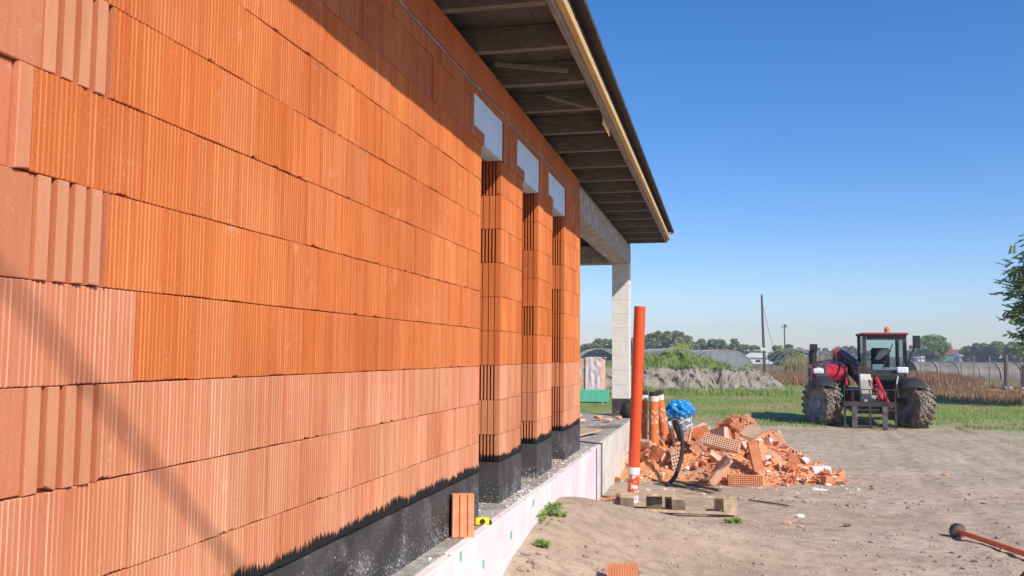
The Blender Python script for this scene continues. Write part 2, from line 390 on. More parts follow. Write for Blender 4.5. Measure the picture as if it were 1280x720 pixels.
for k in range(-3, 8):
    z0 = Z0+CH*k; z1 = z0+CH
    if k == -3: z0 = .972
    if k == 7: z1 = 3.500
    yc = [YS]+[v for a, b_2 in OPEN for v in (a, b_2)]+[YE]
    segs = [(yc[i], yc[i+1]) for i in range(0, len(yc), 2)]
    if k == 7: segs = [(YS, YE)]
    for si, (a, b2) in enumerate(segs):
        if k in (6, 7) and si > 0 or k == 7:
            pass
        # insulation blocks take the top course above the openings
        cut = []
        if k in (6, 7): cut = [(p-.2, q+.085) for p, q in OPEN[1:]]+[(.35, 1.38)]
        pieces = [(a, b2)]
        for p, q in cut:
            new = []
            for u, v in pieces:
                if q <= u or p >= v: new.append((u, v)); continue
                if p > u: new.append((u, p))
                if q < v: new.append((q, v))
            pieces = new
        for (u, v) in pieces:
            odd = k % 2 != 0
            y = u; first = True
            while y < v-.01:
                if first and abs(u-1.36) < .05: Lb = (.65 if odd else .505)
                elif first: Lb = .2493 if odd else .125
                else: Lb = .2493
                kind = 'flute'
                if first and abs(u-1.36) < .05:
                    if odd:
                        # flat cheek then the tongue-and-groove side of the turned corner block
                        brick(wall, y, y+.37, z0, z1, 'plain', tintc(-1, y, rr)); y += .37
                        ct_ = tintc(-1, y, rr); brick(wall, y, y+.245, z0, z1, 'tongue', (ct_[0]*1.04, ct_[1]*1.08, ct_[2]*1.1), WX+.004); y += .245
                        first = False; continue
                    elif k >= 2:
                        cp_ = tintc(-1, y, rr); cq_ = tintc(k, y, rr)
                        brick(wall, 1.36, 1.655, z0, z1, 'plain', (cp_[0], cp_[1]*.9, cp_[2]*.85), WX-.014)
                        brick(wall, 1.657, 1.705, z0, z1, 'plain', (cp_[0]*1.05, cp_[1]*1.15, cp_[2]*1.15), WX+.003)
                        brick(wall, 1.705, 1.865, z0, z1, 'flute', cq_, WX+.003); y = 1.865; first = False; continue
                    else: Lb = .505-.25*(k % 4 == 0)
                e = min(v, y+Lb)
                if v-e < .06: e = v
                if k == 6 and first and u > 6: kind = 'tongue'
                z0_ = z0+.0 if k < 7 else z0
                brick(wall, y, e, z0_, z1, kind, tintc(k, y, rr)); y = e; first = False
# smooth band under the eaves
y = YS
while y < YE-.01:
    e = min(YE, y+.5); brick(wall, y, e, 3.527, 3.733, 'flute' if False else 'plain', tintc(7, y, rr), WX-.004); y = e
for p, q in OPEN[1:]+[(.55, 1.295)]: brick(wall, p-.2, q+.085, 3.455, 3.500, 'flute', tintc(7, 0, rr))
# cut slivers bearing on the lintel ends
for p, q in OPEN[1:]:
    brick(wall, p-.19, p+.06, 3.158, 3.238, 'flute', tintc(6, 0, rr), WX+.004)
for i in range(len(wall.f)): pass
wo = part(wall, 'wall', MB_BRICK)
# wall core with jambs
core = MB()
XB = WX-.024
ycs = [YS]+[v for a, b_2 in OPEN for v in (a, b_2)]+[YE]
def jamb(mbk, y, side, slotted):
    """block side with vertical slots, facing -y (side=-1) or +y"""
    for k in range(-3, 7):
        z0 = Z0+CH*k+.0015; z1 = z0+CH-.003
        if k == -3: z0 = .972
        sl_ = k in slotted
        pr = [(WX-.001, 0)]; x = WX-.001; n_ = 11 if sl_ else 6; st = (TK-.02)/n_
        for i in range(n_):
            if sl_: pr += [(x-st*.42, 0), (x-st*.43, .045), (x-st*.98, .045), (x-st*.99, 0)]
            else: pr += [(x-st*.84, 0), (x-st*.85, .022), (x-st*.98, .022), (x-st*.99, 0)]
            x -= st
        pr.append((WX-TK, 0)); col = tintc(max(k, -1) if k > -2 else -1, 5, rr); col = (col[0]*1.02, col[1]*.95, col[2]*.9)
        o = len(mbk.v); jy = rr.uniform(0, .003)
        for (xx, d) in pr:
            for zz in (z0, z1):
                mbk.v.append((xx, y - side*(d)+side*(.0-jy), zz)); mbk.c.append(col)
        for i in range(len(pr)-1):
            a = o+2*i; mbk.f.append((a, a+2, a+3, a+1))
        # top / bottom lids so joints do not leak
        for zz in (z0, z1):
            o = len(mbk.v)
            for (xx, yy) in ((WX-.001, y-side*.0035), (WX-TK, y-side*.0035), (WX-TK, y-side*.05), (WX-.001, y-side*.05)):
                mbk.v.append((xx, yy, zz)); mbk.c.append(col)
            mbk.f.append((o, o+1, o+2, o+3))
SL = [{-3, -1, 1, 3, 5}, {-3, -1, 3, 5}, {-3, 1, 4, 6, 5}, {-3, -2, 0, 1, 2, 4, 5}]
for i, (a, b2) in enumerate(OPEN):
    jm = MB(); jamb(jm, b2, -1, SL[i]); part(jm, 'jamb', MB_BRICK)
    jm = MB(); jamb(jm, a, 1, {-2, 0, 2, 4, 6}); part(jm, 'jamb', MB_BRICK)
for i in range(0, len(ycs), 2):
    core.box(WX-TK, XB, ycs[i]+.048, ycs[i+1]-.048 if ycs[i+1] != YE else YE-.002, .72, 3.404)
core.box(WX-TK, XB, YS+.001, YE-.001, 3.404, 3.735)
core.box(-10.2, -9.9, YS, 15.75-6, .70, 3.72)
core.box(-9.9, WX-TK-.001, YS, YS+.3, .70, 3.72)
core.box(-9.9, WX-TK-.001, YE-.3, YE-.003, .70, 3.335)
part(core, 'wall_core', terr3)
# end face of the wall towards the porch
e_ = MB(); jamb(e_, YE, 1, {-3, -1, 1, 3, 5}); part(e_, 'jamb', MB_BRICK)
# bed of mortar below the band
mm = MB()
y = YS
while y < YE:
    e = y+rr.uniform(.05, .14); dx = rr.uniform(.0, .009); z_ = rr.uniform(-.004, .005)
    mm.box(WX-.02, WX-.004+dx, y, min(e, YE), 3.505+z_*.2, 3.517+z_*.8); y = e-.0005
part(mm, 'mortar_bed', mortar, bevel=0)
for p, q in OPEN[1:]+[(.55, 1.36)]:
    b2 = MB().box(WX-.12, WX-.001, p-.197, q+.015, 3.162, 3.452)
    part(b2, 'lintel_insulation', xps)
    b2 = MB().box(WX-TK+.002, WX-.125, p-.19, q+.15, 3.165, 3.40); part(b2, 'lintel', conc)
for i in range(0, len(ycs), 2):
    part(MB().box(WX-TK-.002, WX+.004, ycs[i]-.003, ycs[i+1]+.003, SLAB-.01, .968), 'plinth', bitumen, bevel=.004)
# floor slab and its insulated edge
FX = -1.395
sb = MB().box(-10.4, FX-.062, YS-.2, 15.95, .50, SLAB); part(sb, 'floor_slab', ledgem)
fd = MB().box(-10.3, FX-.064, YS-.1, 15.9, -.4, .498); part(fd, 'foundation', conc)
# insulation boards with slightly uneven tops
y = YS-.2; boards = [YS-.2, -2.9, -1.65, -.4, .85, 2.1, 3.35, 4.6, 5.85, 7.1, 8.35, 10.1]
for i in range(len(boards)-1):
    b2 = MB().box(FX-.061, FX+rr.uniform(-.003, .003), boards[i], boards[i+1]-.003, -.3, SLAB+rr.uniform(-.004, .006))
    part(b2, 'insulation_board', pinkm, bevel=.005)
b2 = MB().box(FX-.003, FX+.009, 10.06, 10.10, -.2, SLAB-.003); part(b2, 'purple_strip', purple)
b2 = MB().box(FX-.061, FX-.002, 10.10, 15.95, -.3, SLAB+.003); part(b2, 'rendered_edge', cream, bevel=.004)
for (py_, pz) in ((4.93, .36), (5.18, .47), (6.62, .60), (5.9, .50), (4.7, .62)):
    b2 = MB().box(FX+.001, FX+.006, py_, py_+.018, pz, pz+.05); part(b2, 'green_tie', greenm)
# porch beam, posts
b2 = MB().box(WX-TK, WX-.002, YE+.002, 15.75, 3.345, 3.672); part(b2, 'porch_beam', conc, bevel=.006)
b2 = MB().box(-9.9, WX-TK-.002, 15.45, 15.75, 3.345, 3.66); part(b2, 'porch_beam', conc, bevel=.006)
b2 = MB().box(-10.2, -9.902, YE-1.2, 15.75, 3.345, 3.66); part(b2, 'porch_beam', conc)
b2 = MB().box(WX-TK-.6, WX-TK-.56, YE+.01, 15.44, 3.35, 3.70)
for px_ in (WX-TK, -10.2):
    p_ = MB(); z = .98
    while z < 3.34:
        e = min(z+.246, 3.343); p_.box(px_, px_+TK-.002, 15.452, 15.748, z+.0015, e-.0015); z = e
    part(p_, 'porch_post', aac, bevel=.003)
    p_ = MB().box(px_+.008, px_+TK-.010, 15.46, 15.74, .97, 3.345); part(p_, 'post_joints', chalk)
    p_ = MB().box(px_-.003, px_+TK+.001, 15.449, 15.751, SLAB-.01, .976); part(p_, 'post_base', bitumen, bevel=.004)
# eaves: rafters, deck, fascia, tiles
yr = 5.54-.745*13
while yr < 15.8:
    b2 = MB().box(-9.9, -.955, yr-.032, yr+.032, 3.742+rr.uniform(-.003, .003), 3.90); part(b2, 'rafter', rafterm, bevel=.003); yr += .745
dk = MB()
y = YS-.3; 
xx = -.952
while xx > -9.9:
    dk.box(xx-.196, xx, YS-.3, 15.86, 3.903+.001*rr.random(), 3.925); xx -= .2
part(dk, 'roof_deck', deckm)
b2 = MB().box(-.951, -.915, YS-.35, 15.88, 3.745, 3.90); part(b2, 'fascia_board', fascm, bevel=.003)
b2 = MB().box(-.913, -.868, YS-.35, 15.88, 3.785, 3.845); part(b2, 'fascia_batten', lathm, bevel=.003)
b2 = MB().box(-.913, -.880, YS-.35, 15.88, 3.847, 3.905); part(b2, 'drip_board', deckm)
b2 = MB().box(-9.9, -.955, 15.80, 15.86, 3.742, 3.90); part(b2, 'verge_board', rafterm)
tl = MB(); ny = 0
x_e, x_r = -.800, -5.7; sl_ = math.tan(rad(17))
P_ = []
yy = YS-.4
while yy < 15.93: P_.append(yy); yy += .025
for (off) in (0, .035):
    for X in (x_e, -1.1, -1.4, x_r):
        pass
def tz(x, y, off): return 3.915+off+(x_e-x)*sl_+.004*math.cos(2*math.pi*y/.3)
o = 0
cols_x = [x_e, x_e-.02, -1.4, x_r]
for y in P_:
    for X in cols_x: tl.v.append((X, y, tz(X, y, .035)))
    for X in reversed(cols_x): tl.v.append((X, y, tz(X, y, 0)))
nn = 2*len(cols_x)
for j in range(len(P_)-1):
    for i in range(nn):
        a = j*nn+i; b2 = j*nn+(i+1) % nn; tl.f.append((a, b2, b2+nn, a+nn))
tl.f.append(tuple(range(nn))); tl.f.append(tuple((len(P_)-1)*nn+i for i in range(nn)))
part(tl, 'roof', tilem)
b2 = MB().prism([(x_r, 3.92+(x_e-x_r)*sl_), (-10.9, 3.92), (-10.9, 3.88), (x_r, 3.88+(x_e-x_r)*sl_)], YS-.4, 15.92, 'Y'); part(b2, 'roof', tilem)
b2 = MB().prism([(-.87, 3.928), (x_r, 3.90+(x_e-x_r)*sl_), (-10.6, 3.928)], 15.82, 15.86, 'Y'); part(b2, 'gable_board', deckm)
b2 = MB().box(-.86, -.80, 15.86, 15.90, 3.90, 3.955); part(b2, 'verge_cap', whitep, bevel=.004)
b2 = MB().bar((-1.50, 5.75, 3.735), (-1.02, 5.95, 3.72), .014, .03); part(b2, 'brace', rafterm)
b2 = MB().bar((-1.3, 6.55, 3.73), (-1.05, 6.9, 3.725), .010, .02); part(b2, 'brace', rafterm)
b2 = MB().box(-.958, -.952+.001, 7.3, 7.75, 3.69, 3.76); part(b2, 'batten_offcut', lathm)
b2 = MB().box(-9.9, WX-.01, 15.47, 15.73, 3.675, 3.90); part(b2, 'infill_board', deckm)
b2 = MB().box(WX-.25, WX-.04, YE+.01, 15.46, 3.675, 3.74); part(b2, 'wall_plate', rafterm)
b2 = MB().box(WX-.25, WX-.20, YS, 15.46, 3.737, 3.901); part(b2, 'eaves_closer', deckm)

# ------------------------------------------------------------------ things on the ledge
def fluted_block(w_, d_, h_, hole_mat=None, nw=5, nd=3, depth=.05):
    """hollow clay block standing on end: fluted sides, perforated top"""
    b_ = MB(); n = max(3, round(w_/.018)); pts = []
    def side(a, b, m_):
        a = Vector(a); b = Vector(b); d = (b-a)/m_; nrm = Vector((d.y, -d.x)).normalized()
        for i in range(m_):
            p = a+d*i; pts.extend([p, p+d*.72, p+d*.76-nrm*.004, p+d*.96-nrm*.004])
    c = [(-w_/2, -d_/2), (w_/2, -d_/2), (w_/2, d_/2), (-w_/2, d_/2)]
    side(c[0], c[1], n); side(c[1], c[2], max(2, round(d_/.03))); side(c[2], c[3], n); side(c[3], c[0], max(2, round(d_/.03)))
    N_ = len(pts); o = 0
    for p in pts: b_.v.append((p.x, p.y, 0))
    for p in pts: b_.v.append((p.x, p.y, h_))
    for i in range(N_): b_.f.append((i, (i+1) % N_, (i+1) % N_+N_, i+N_))
    # perforated ends as a lattice of cells
    for zt, dz in ((h_, -depth), (0, depth)):
        x0, x1, y0, y1 = -w_/2+.004, w_/2-.004, -d_/2+.004, d_/2-.004
        cx, cy = (x1-x0)/nw, (y1-y0)/nd
        for i in range(nw):
            for j in range(nd):
                a, b, c_, d2 = x0+i*cx, x0+(i+1)*cx, y0+j*cy, y0+(j+1)*cy; q = .2
                ia, ib, ic, id_ = a+cx*q, b-cx*q, c_+cy*q, d2-cy*q
                vs = [(a, c_, zt), (b, c_, zt), (b, d2, zt), (a, d2, zt), (ia, ic, zt), (ib, ic, zt), (ib, id_, zt), (ia, id_, zt),
                      (ia, ic, zt+dz), (ib, ic, zt+dz), (ib, id_, zt+dz), (ia, id_, zt+dz)]
                b_.add(vs, [(0, 1, 5, 4), (1, 2, 6, 5), (2, 3, 7, 6), (3, 0, 4, 7), (4, 5, 9, 8), (5, 6, 10, 9), (6, 7, 11, 10), (7, 4, 8, 11), (8, 9, 10, 11)])
        # rim
        for (a, b, c_, d2) in ((-w_/2, w_/2, -d_/2, y0), (-w_/2, w_/2, y1, d_/2), (-w_/2, x0, y0, y1), (x1, w_/2, y0, y1)):
            b_.add([(a, c_, zt), (b, c_, zt), (b, d2, zt), (a, d2, zt)], [(0, 1, 2, 3)])
    return b_
# half block leaning against the plinth, its grooved side outward
pr = [(-.065, 0), (-.065, .10)]
hb = MB()
prof = [(-.065, .03), (-.063, 0), (-.032, 0), (-.029, .012), (-.022, .012), (-.019, 0), (.014, 0), (.017, .012), (.024, .012), (.027, 0), (.063, 0), (.065, .03), (.065, .085), (-.065, .085)]
hb.prism(prof, 0, .245, 'Z')
o = hb.build('half_block', terr, None, (-1.462, 4.99, SLAB+.004), bevel=.002); o.rotation_euler = (rad(-3), rad(0), rad(22))
tag(o, 'grooved orange half block standing upright on the ledge by the black plinth', 'clay block')
tm = thing('tape_measure', 'yellow and black tape measure lying on the ledge behind the leaning half block', 'tape measure', (-1.462, 5.40, SLAB+.003), rad(25))
MB().box(-.045, .045, -.022, .022, 0, .045).build('case', yellowm, tm, bevel=.01)
MB().lathe([(-.003, .001), (-.003, .017), (.002, .017), (.002, .001)], 'X', 16, Matrix.Translation((0, -.0235, .024)) @ Matrix.Rotation(rad(90), 4, 'Z')).build('disc', blackr, tm)
MB().box(.030, .062, -.018, .018, .0, .026).build('grip', blackr, tm, bevel=.006)
def chunk(n=10, sq=(1, 1, 1), sd=0):
    import bmesh
    r = random.Random(sd); bm = bmesh.new(); bmesh.ops.create_icosphere(bm, subdivisions=1, radius=1)
    for v in bm.verts: v.co = v.co*r.uniform(.62, 1.15); v.co.x *= sq[0]; v.co.y *= sq[1]; v.co.z *= sq[2]
    vs = [tuple(v.co) for v in bm.verts]; fs = [tuple(x.index for x in f.verts) for f in bm.faces]; bm.free(); return vs, fs
CH_ = [chunk(sd=i, sq=(1, random.uniform(.5, 1), random.uniform(.35, .8))) for i in range(8)]
def scatter(n, fn, smin, smax, seed, pw=2.2):
    b_ = MB(); r = random.Random(seed)
    for i in range(n):
        p = fn(r)
        if p is None: continue
        sc_ = smin+(smax-smin)*r.random()**pw
        vs, fs = CH_[r.randrange(8)]; mt = Matrix.Translation((p[0], p[1], p[2]+sc_*.15)) @ Matrix.Rotation(r.uniform(0, 6.28), 4, 'Z') @ Matrix.Rotation(r.uniform(-.5, .5), 4, 'X') @ Matrix.Scale(sc_, 4)
        b_.add([mt @ Vector(v) for v in vs], fs)
    return b_
def on_ledge(r):
    y = r.choice([r.uniform(4.2, 10), r.gauss(6.75, .35), r.gauss(8.6, .5), r.uniform(9.8, 15.3)])
    if y > 9.95: x = r.uniform(-3.2, FX-.02)
    elif 5.66 < y < 6.19 or 6.92 < y < 7.53 or 8.23 < y < 8.86: x = r.uniform(-1.8, FX-.01)
    else: x = r.uniform(WX+.02, FX-.01)
    return (x, y, SLAB+.004)
tag(scatter(420, on_ledge, .003, .017, 5).build('mortar_crumbs', chalk), 'loose pale mortar crumbs scattered along the concrete ledge', 'mortar crumbs', kind='stuff')
tag(scatter(160, on_ledge, .003, .022, 6).build('clay_crumbs', terr2), 'small terracotta chips scattered along the concrete ledge', 'clay chips', kind='stuff')
# terrace clutter beyond the wall end
pk = MB().box(-.55, .55, -.14, .14, 0, .025); o = pk.build('plank', plyw, None, (-1.86, 11.4, SLAB+.03), bevel=.003); o.rotation_euler = (rad(2), rad(-2), rad(72))
tag(o, 'wide light brown board lying on the porch floor beside the wall end', 'board')
pk = MB().box(-.5, .5, -.04, .04, 0, .03); o = pk.build('plank', oldwood, None, (-1.72, 12.7, SLAB+.006), bevel=.003); o.rotation_euler = (0, 0, rad(60))
tag(o, 'narrow dark batten lying on the porch floor beyond the wide board', 'batten')
bmb = [(-1.75, 13.9, .09), (-1.95, 14.3, .12), (-2.3, 14.6, .1), (-1.65, 14.6, .07), (-2.1, 13.7, .08)]
o0 = None
for i, (x, y, s_) in enumerate(bmb):
    vs, fs = CH_[i]; q = MB(); q.add(vs, fs); o = q.build('block_fragment', terr if i % 2 else terr2, None, (x, y, SLAB+s_*.45)); o.scale = (s_, s_, s_); o.rotation_euler = (0, 0, i)
    tag(o, 'broken terracotta lump on the porch floor near the white post', 'rubble', 'clay lumps on the porch floor')

# ------------------------------------------------------------------ red pipe
def pipe_line(p0, p1, a, b): return [p0.lerp(p1, a), p0.lerp(p1, b)]
pp = at(790.5, 622, .12); gz = g(pp.x, pp.y); p0 = Vector((pp.x, pp.y, gz-.06))
d_ = ray(800, 383); t_ = (pp.y-.05)/d_.y; p1 = EYE+d_*t_
th_ = thing('drain_pipe', 'tall bright orange plastic pipe standing in the sand before the porch, white lower section', 'pipe', p0)
q1 = p1-p0; z_ = Vector((0, 0, 0))
def hollow(b_, a, b, r, n=24):
    b_.tube([a, b], r, n, caps=False); b_.tube([b, a], r*.92, n, caps=False)
    d = (b-a).normalized(); u = d.orthogonal().normalized(); v = d.cross(u); o = len(b_.v)
    for rr_ in (r, r*.92):
        for k in range(n): b_.v.append(tuple(b+(u*math.cos(6.28318*k/n)+v*math.sin(6.28318*k/n))*rr_))
    for k in range(n): b_.f.append((o+k, o+(k+1) % n, o+n+(k+1) % n, o+n+k))
b_ = MB(); hollow(b_, q1*.20, q1, .066); b_.build('tube', redpipe, th_, smooth=False)
scr = M('scuffed_orange', (.66, .09, .035), (.60, .08, .03), 6, .6, .2, .001, dirt=(.78, .70, .66), dscale=14, dlo=.50, dhi=.58)
b_ = MB(); b_.tube([z_, q1*.205], .065, 24); b_.build('lower_tube', scr, th_)
b_ = MB(); b_.tube([q1*.165, q1*.20], .0685, 24); b_.build('band', whitep, th_)
b_ = MB(); b_.tube([q1*.02, q1*.065], .0675, 24); b_.build('band', M('scuffed_white', (.78, .75, .72), None, 6, .7, .2, .001, dirt=(.62, .20, .12), dscale=22, dlo=.5, dhi=.56), th_)

# ------------------------------------------------------------------ bitumen rolls
rollm = M('roll_wrap', (.72, .19, .055), (.62, .15, .04), 5, .6, .2, .002, dirt=(.74, .50, .36), dscale=9, dlo=.56, dhi=.62)
def make_roll(par_loc, lean, lab, h_=1.02, r_=.088):
    th2 = thing('membrane_roll', lab, 'roll', par_loc, 0, 'rolls of wrapped membrane standing behind the pipe'); th2.rotation_euler = lean
    b_ = MB(); b_.lathe([(0, r_), (h_, r_)], 'Z', 20); b_.build('wrapper', rollm, th2, smooth=True)
    b_ = MB(); b_.lathe([(h_-.10, r_+.004), (h_-.003, r_+.004)], 'Z', 20); b_.build('paper_band', cream, th2, smooth=True)
    b_ = MB(); b_.lathe([(h_-.02, r_-.004), (h_+.055, r_-.002), (h_+.075, r_-.02), (h_+.06, .05), (h_+.06, .028), (h_-.02, .028)], 'Z', 20); b_.build('roll_end', blackr, th2)
    b_ = MB(); b_.lathe([(-.002, .0), (-.002, r_+.003), (.03, r_+.003)], 'Z', 20); b_.build('foot_wrap', blackr, th2)
labs = ['orange wrapped membrane roll half hidden directly behind the tall pipe', 'middle orange wrapped membrane roll with pale top band', 'rightmost orange wrapped membrane roll leaning beside the blue film']
for i, (px_, py_, lean) in enumerate(((803, 562, (0, rad(1), 0)), (817.5, 564, (0, rad(0), .4)), (833, 558, (rad(-3), rad(-8), .8)))):
    p = at(px_, py_, 0); make_roll((p.x, p.y, g(p.x, p.y)), lean, labs[i])
p = at(797, 553, 0); make_roll((p.x, p.y, g(p.x, p.y)), (0, 0, 0), 'membrane roll at the back, mostly hidden by the tall pipe and the other rolls')
# black bag on the ledge end
import bmesh
def blob(scale, seed, amp=.25, fr=2.2, sub=4, fl=True):
    bm = bmesh.new(); bmesh.ops.create_icosphere(bm, subdivisions=sub, radius=1)
    for v in bm.verts:
        d = v.co.normalized(); k = 1+amp*noise.noise(d*fr+Vector((seed, 0, 0)))+amp*.5*abs(noise.noise(d*fr*2.3+Vector((0, seed, 0))))
        v.co = Vector((d.x*scale[0], d.y*scale[1], d.z*scale[2]))*k
        if fl and v.co.z < -scale[2]*.75: v.co.z = -scale[2]*.75
    b_ = MB(); b_.v = [tuple(v.co) for v in bm.verts]; b_.f = [tuple(x.index for x in f.verts) for f in bm.faces]; bm.free(); return b_
bag = blob((.13, .12, .16), 3, .2); o = bag.build('black_bag', blackr, None, (-1.54, 15.05, SLAB+.12), smooth=True)
tag(o, 'black plastic bag slumped on the porch floor against the foot of the white post', 'bag')
# blue film bundle and grey sacks below it
p = at(850, 545, 0); zb = g(p.x, p.y)
bl = blob((.29, .22, .20), 8, .30, 3.2, 5)
o = bl.build('blue_film', bluem, None, (p.x, p.y, zb+.56)); tag(o, 'crumpled bright blue plastic film bundle on a grey sack behind the rubble', 'plastic bundle')
gb = blob((.28, .28, .27), 11, .4, 2.6, 4).build('grey_sack', M('sack_film', (.22, .22, .23), (.50, .50, .50), 14, .35, .5, .01, 20, lo=.5, hi=.56), None, (p.x, p.y, zb+.20), smooth=False)  # paler noise patches put glints into the film colour
tag(gb, 'dark grey plastic sack with white glints painted into its colour, under the blue film', 'sack')

# ------------------------------------------------------------------ rubble heap
RC = at(905, 600, 0); RC = Vector((.05, 13.2, 0))
HX = [(-.85, 13.1, .36, .42), (-.35, 13.6, .66, .55), (.28, 14.0, .92, .50), (.10, 13.2, .62, .48), (.72, 13.4, .46, .42), (1.15, 13.2, .16, .36), (-.6, 14.1, .5, .55)]
def heap(x, y):
    z = 0
    for (cx, cy, h_, s_) in HX:
        z = max(z, h_*math.exp(-(((x-cx)**2+(y-cy)**2)/(2*s_*s_)))-.03)
    return max(0, z)
hb = MB(); n_ = 70
for j in range(n_):
    for i in range(n_):
        x = -2.0+4.2*i/(n_-1); y = 11.6+4.0*j/(n_-1); h_ = heap(x, y)
        e = min(1, h_/.06)
        hb.v.append((x, y, g(x, y)+h_*.82-.02+e*.03*nz(x*7, y*7, 3)+e*.02*nz(x*17, y*17, 3)))
for j in range(n_-1):
    for i in range(n_-1):
        a = j*n_+i; hb.f.append((a, a+1, a+n_+1, a+n_))
o = hb.build('brick_dust_mound', M('brick_dust', (.76, .33, .14), (.60, .25, .11), 12, .97, .7, .01, 50, dirt=(.42, .31, .23), dscale=5), None)
tag(o, 'mound of crushed orange brick dust under the broken blocks', 'brick dust', kind='stuff')
def shard(seed, L_, W_, T_, ribs=True):
    """broken slab of hollow block: jagged outline, ribbed face"""
    r = random.Random(seed); n = r.randint(5, 8); pts = []
    for i in range(n):
        a = 2*math.pi*i/n+r.uniform(-.25, .25); pts.append((math.cos(a)*L_*r.uniform(.7, 1.1), math.sin(a)*W_*r.uniform(.7, 1.1)))
    b_ = MB(); b_.prism(pts, 0, T_, 'Z')
    if ribs:
        k = -W_*.55
        while k < W_*.55:
            e = L_*.62*math.sqrt(max(.05, 1-(k/(W_*.8))**2)); b_.box(-e, e, k, k+.008, T_-.001, T_+r.choice([.006, .03, .045])); k += r.uniform(.03, .05)
    return b_
def broken_block(seed, w_, d_, h_, nw, nd):
    b_ = fluted_block(w_, d_, h_, None, nw, nd, .06); r = random.Random(seed)
    n0 = Vector((r.uniform(-1, 1), r.uniform(-1, 1), r.uniform(.2, 1))).normalized(); c0 = Vector((0, 0, h_*.55))
    out = []
    for v in b_.v:
        v = Vector(v); d = (v-c0).dot(n0)
        if d > .01: v = v-n0*(d-.01)*.96+Vector((nz(v.x*40, v.y*40, seed), nz(v.y*40, v.z*40, seed), nz(v.x*40, v.z*40, seed)))*.018
        out.append(tuple(v-Vector((0, 0, h_/2))))
    b_.v = out; return b_
protos = []
tmats = [terr, terr2, terr3, terr]
for i in range(6):
    b_ = shard(20+i, random.uniform(.10, .16), random.uniform(.06, .10), random.uniform(.015, .03)); protos.append((b_, tmats[i % 4]))
for i in range(5):
    b_ = broken_block(40+i, .25, .15, .24, 5, 4); protos.append((b_, tmats[(i+1) % 4]))
for i in range(3):
    vs, fs = CH_[i]; b_ = MB(); b_.add([(v[0]*.085, v[1]*.085, v[2]*.085) for v in vs], fs); protos.append((b_, [terr, terr2, chalk][i]))
po = []
for i, (b_, mt_) in enumerate(protos):
    o = b_.build('block_fragment', mt_, None); po.append(o)
RL = 'jagged broken terracotta block piece lying in the rubble heap'
cnt = 0; used = set(); r = random.Random(77); tries = 0
while cnt < 262 and tries < 20000:
    tries += 1
    x = r.uniform(-1.7, 1.6); y = r.uniform(11.9, 15.0); h_ = heap(x, y)
    if h_ < .02 and r.random() > .04: continue
    if y < 12.85 and 0 < x < .8: continue
    if y < 12.5+.5*max(0, -.2-x) and x < -.2: continue
    if y > 13.9 and r.random() < .6: continue
    k = r.choices(range(14), weights=[3, 3, 3, 3, 3, 3, 3, 3, 3, 3, 3, 2.2, 2.2, 2.6])[0]
    if x > .75 and k in range(6, 11) and r.random() < .7: k = r.randrange(6)
    o = po[k] if k not in used else po[k].copy()
    if k in used: COL.objects.link(o)
    used.add(k); s_ = r.uniform(.6, 1.2)*(.65 if h_ < .1 else 1)
    o.scale = (s_, s_, s_); o.rotation_euler = (r.gauss(0, .7), r.gauss(0, .7), r.uniform(0, 6.28))
    if k < 6: o.rotation_euler = (r.gauss(0, .55)+(r.random() < .3)*1.2, r.gauss(0, .4), r.uniform(0, 6.28))
    lift = (.05 if k < 6 else .075)*s_
    o.location = (x, y, g(x, y)+h_*.84+lift*r.uniform(.3, 1.1))
    if k == 13: tag(o, 'small white mortar lump lying in the rubble heap', 'rubble', 'white lumps in the rubble heap')
    elif k in range(6, 11): tag(o, 'broken fluted hollow block with open cells lying in the rubble heap', 'broken block', 'broken hollow blocks in the rubble heap')
    else: tag(o, RL, 'rubble', 'terracotta shards in the rubble heap')
    cnt += 1
for i, o in enumerate(po):
    if i not in used: bpy.data.objects.remove(o)
# notable blocks
def place(b_, name, mat, px_, py_, z, rot, label, cat, dy=0, group=None, bevel=0):
    p = at(px_, py_, z); o = b_.build(name, mat, None, (p.x, p.y, z), bevel=bevel); o.rotation_euler = rot; tag(o, label, cat, group); return o
o = place(fluted_block(.44, .14, .24, None, 16, 5, .06), 'hollow_block', terr, 930, 600, .09, (rad(84), rad(0), rad(4)), 'whole block with rows of small holes facing out at the front foot of the heap', 'clay block')
o = place(fluted_block(.13, .11, .40, None, 4, 3, .05), 'hollow_block', terr, 948, 588, .20, (rad(0), rad(-12), rad(14)), 'grooved narrow block standing steeply at the right of the perforated block', 'clay block')
o = place(fluted_block(.40, .10, .10, None, 12, 3, .05), 'hollow_block', terr2, 903, 590, .22, (rad(20), rad(-52), rad(10)), 'long pale bar of block sloping left above the perforated block', 'clay block')
o = place(fluted_block(.44, .13, .22, None, 16, 5, .05), 'hollow_block', terr2, 903, 556, .62, (rad(74), rad(12), rad(-8)), 'perforated block tilted high in the middle of the heap', 'clay block')
b_ = MB().box(-.13, .13, -.08, .08, 0, .16); place(b_, 'foam_block', whitep, 1026, 597, .03, (rad(2), rad(-3), rad(12)), 'clean white foam block at the right end of the heap', 'foam block', bevel=.008)
b_ = MB().box(-.10, .10, -.08, .08, 0, .025); place(b_, 'foam_offcut', whitep, 1026, 614, .01, (0, rad(5), rad(-15)), 'flat white foam offcut lying before the heap at its right end', 'foam offcut', bevel=.006)
b_ = fluted_block(.12, .10, .13, None, 3, 3, .04); place(b_, 'hollow_block', terr, 1033, 607, .02, (rad(4), rad(5), rad(35)), 'small orange cube of block alone at the far right tip of the heap', 'clay block')
b_ = blob((.09, .07, .05), 3, .3, 2.5, 3); place(b_, 'mortar_lump', chalk, 925, 604, .05, (0, 0, 0), 'rounded white mortar lump on the ground before the perforated block', 'mortar lump')
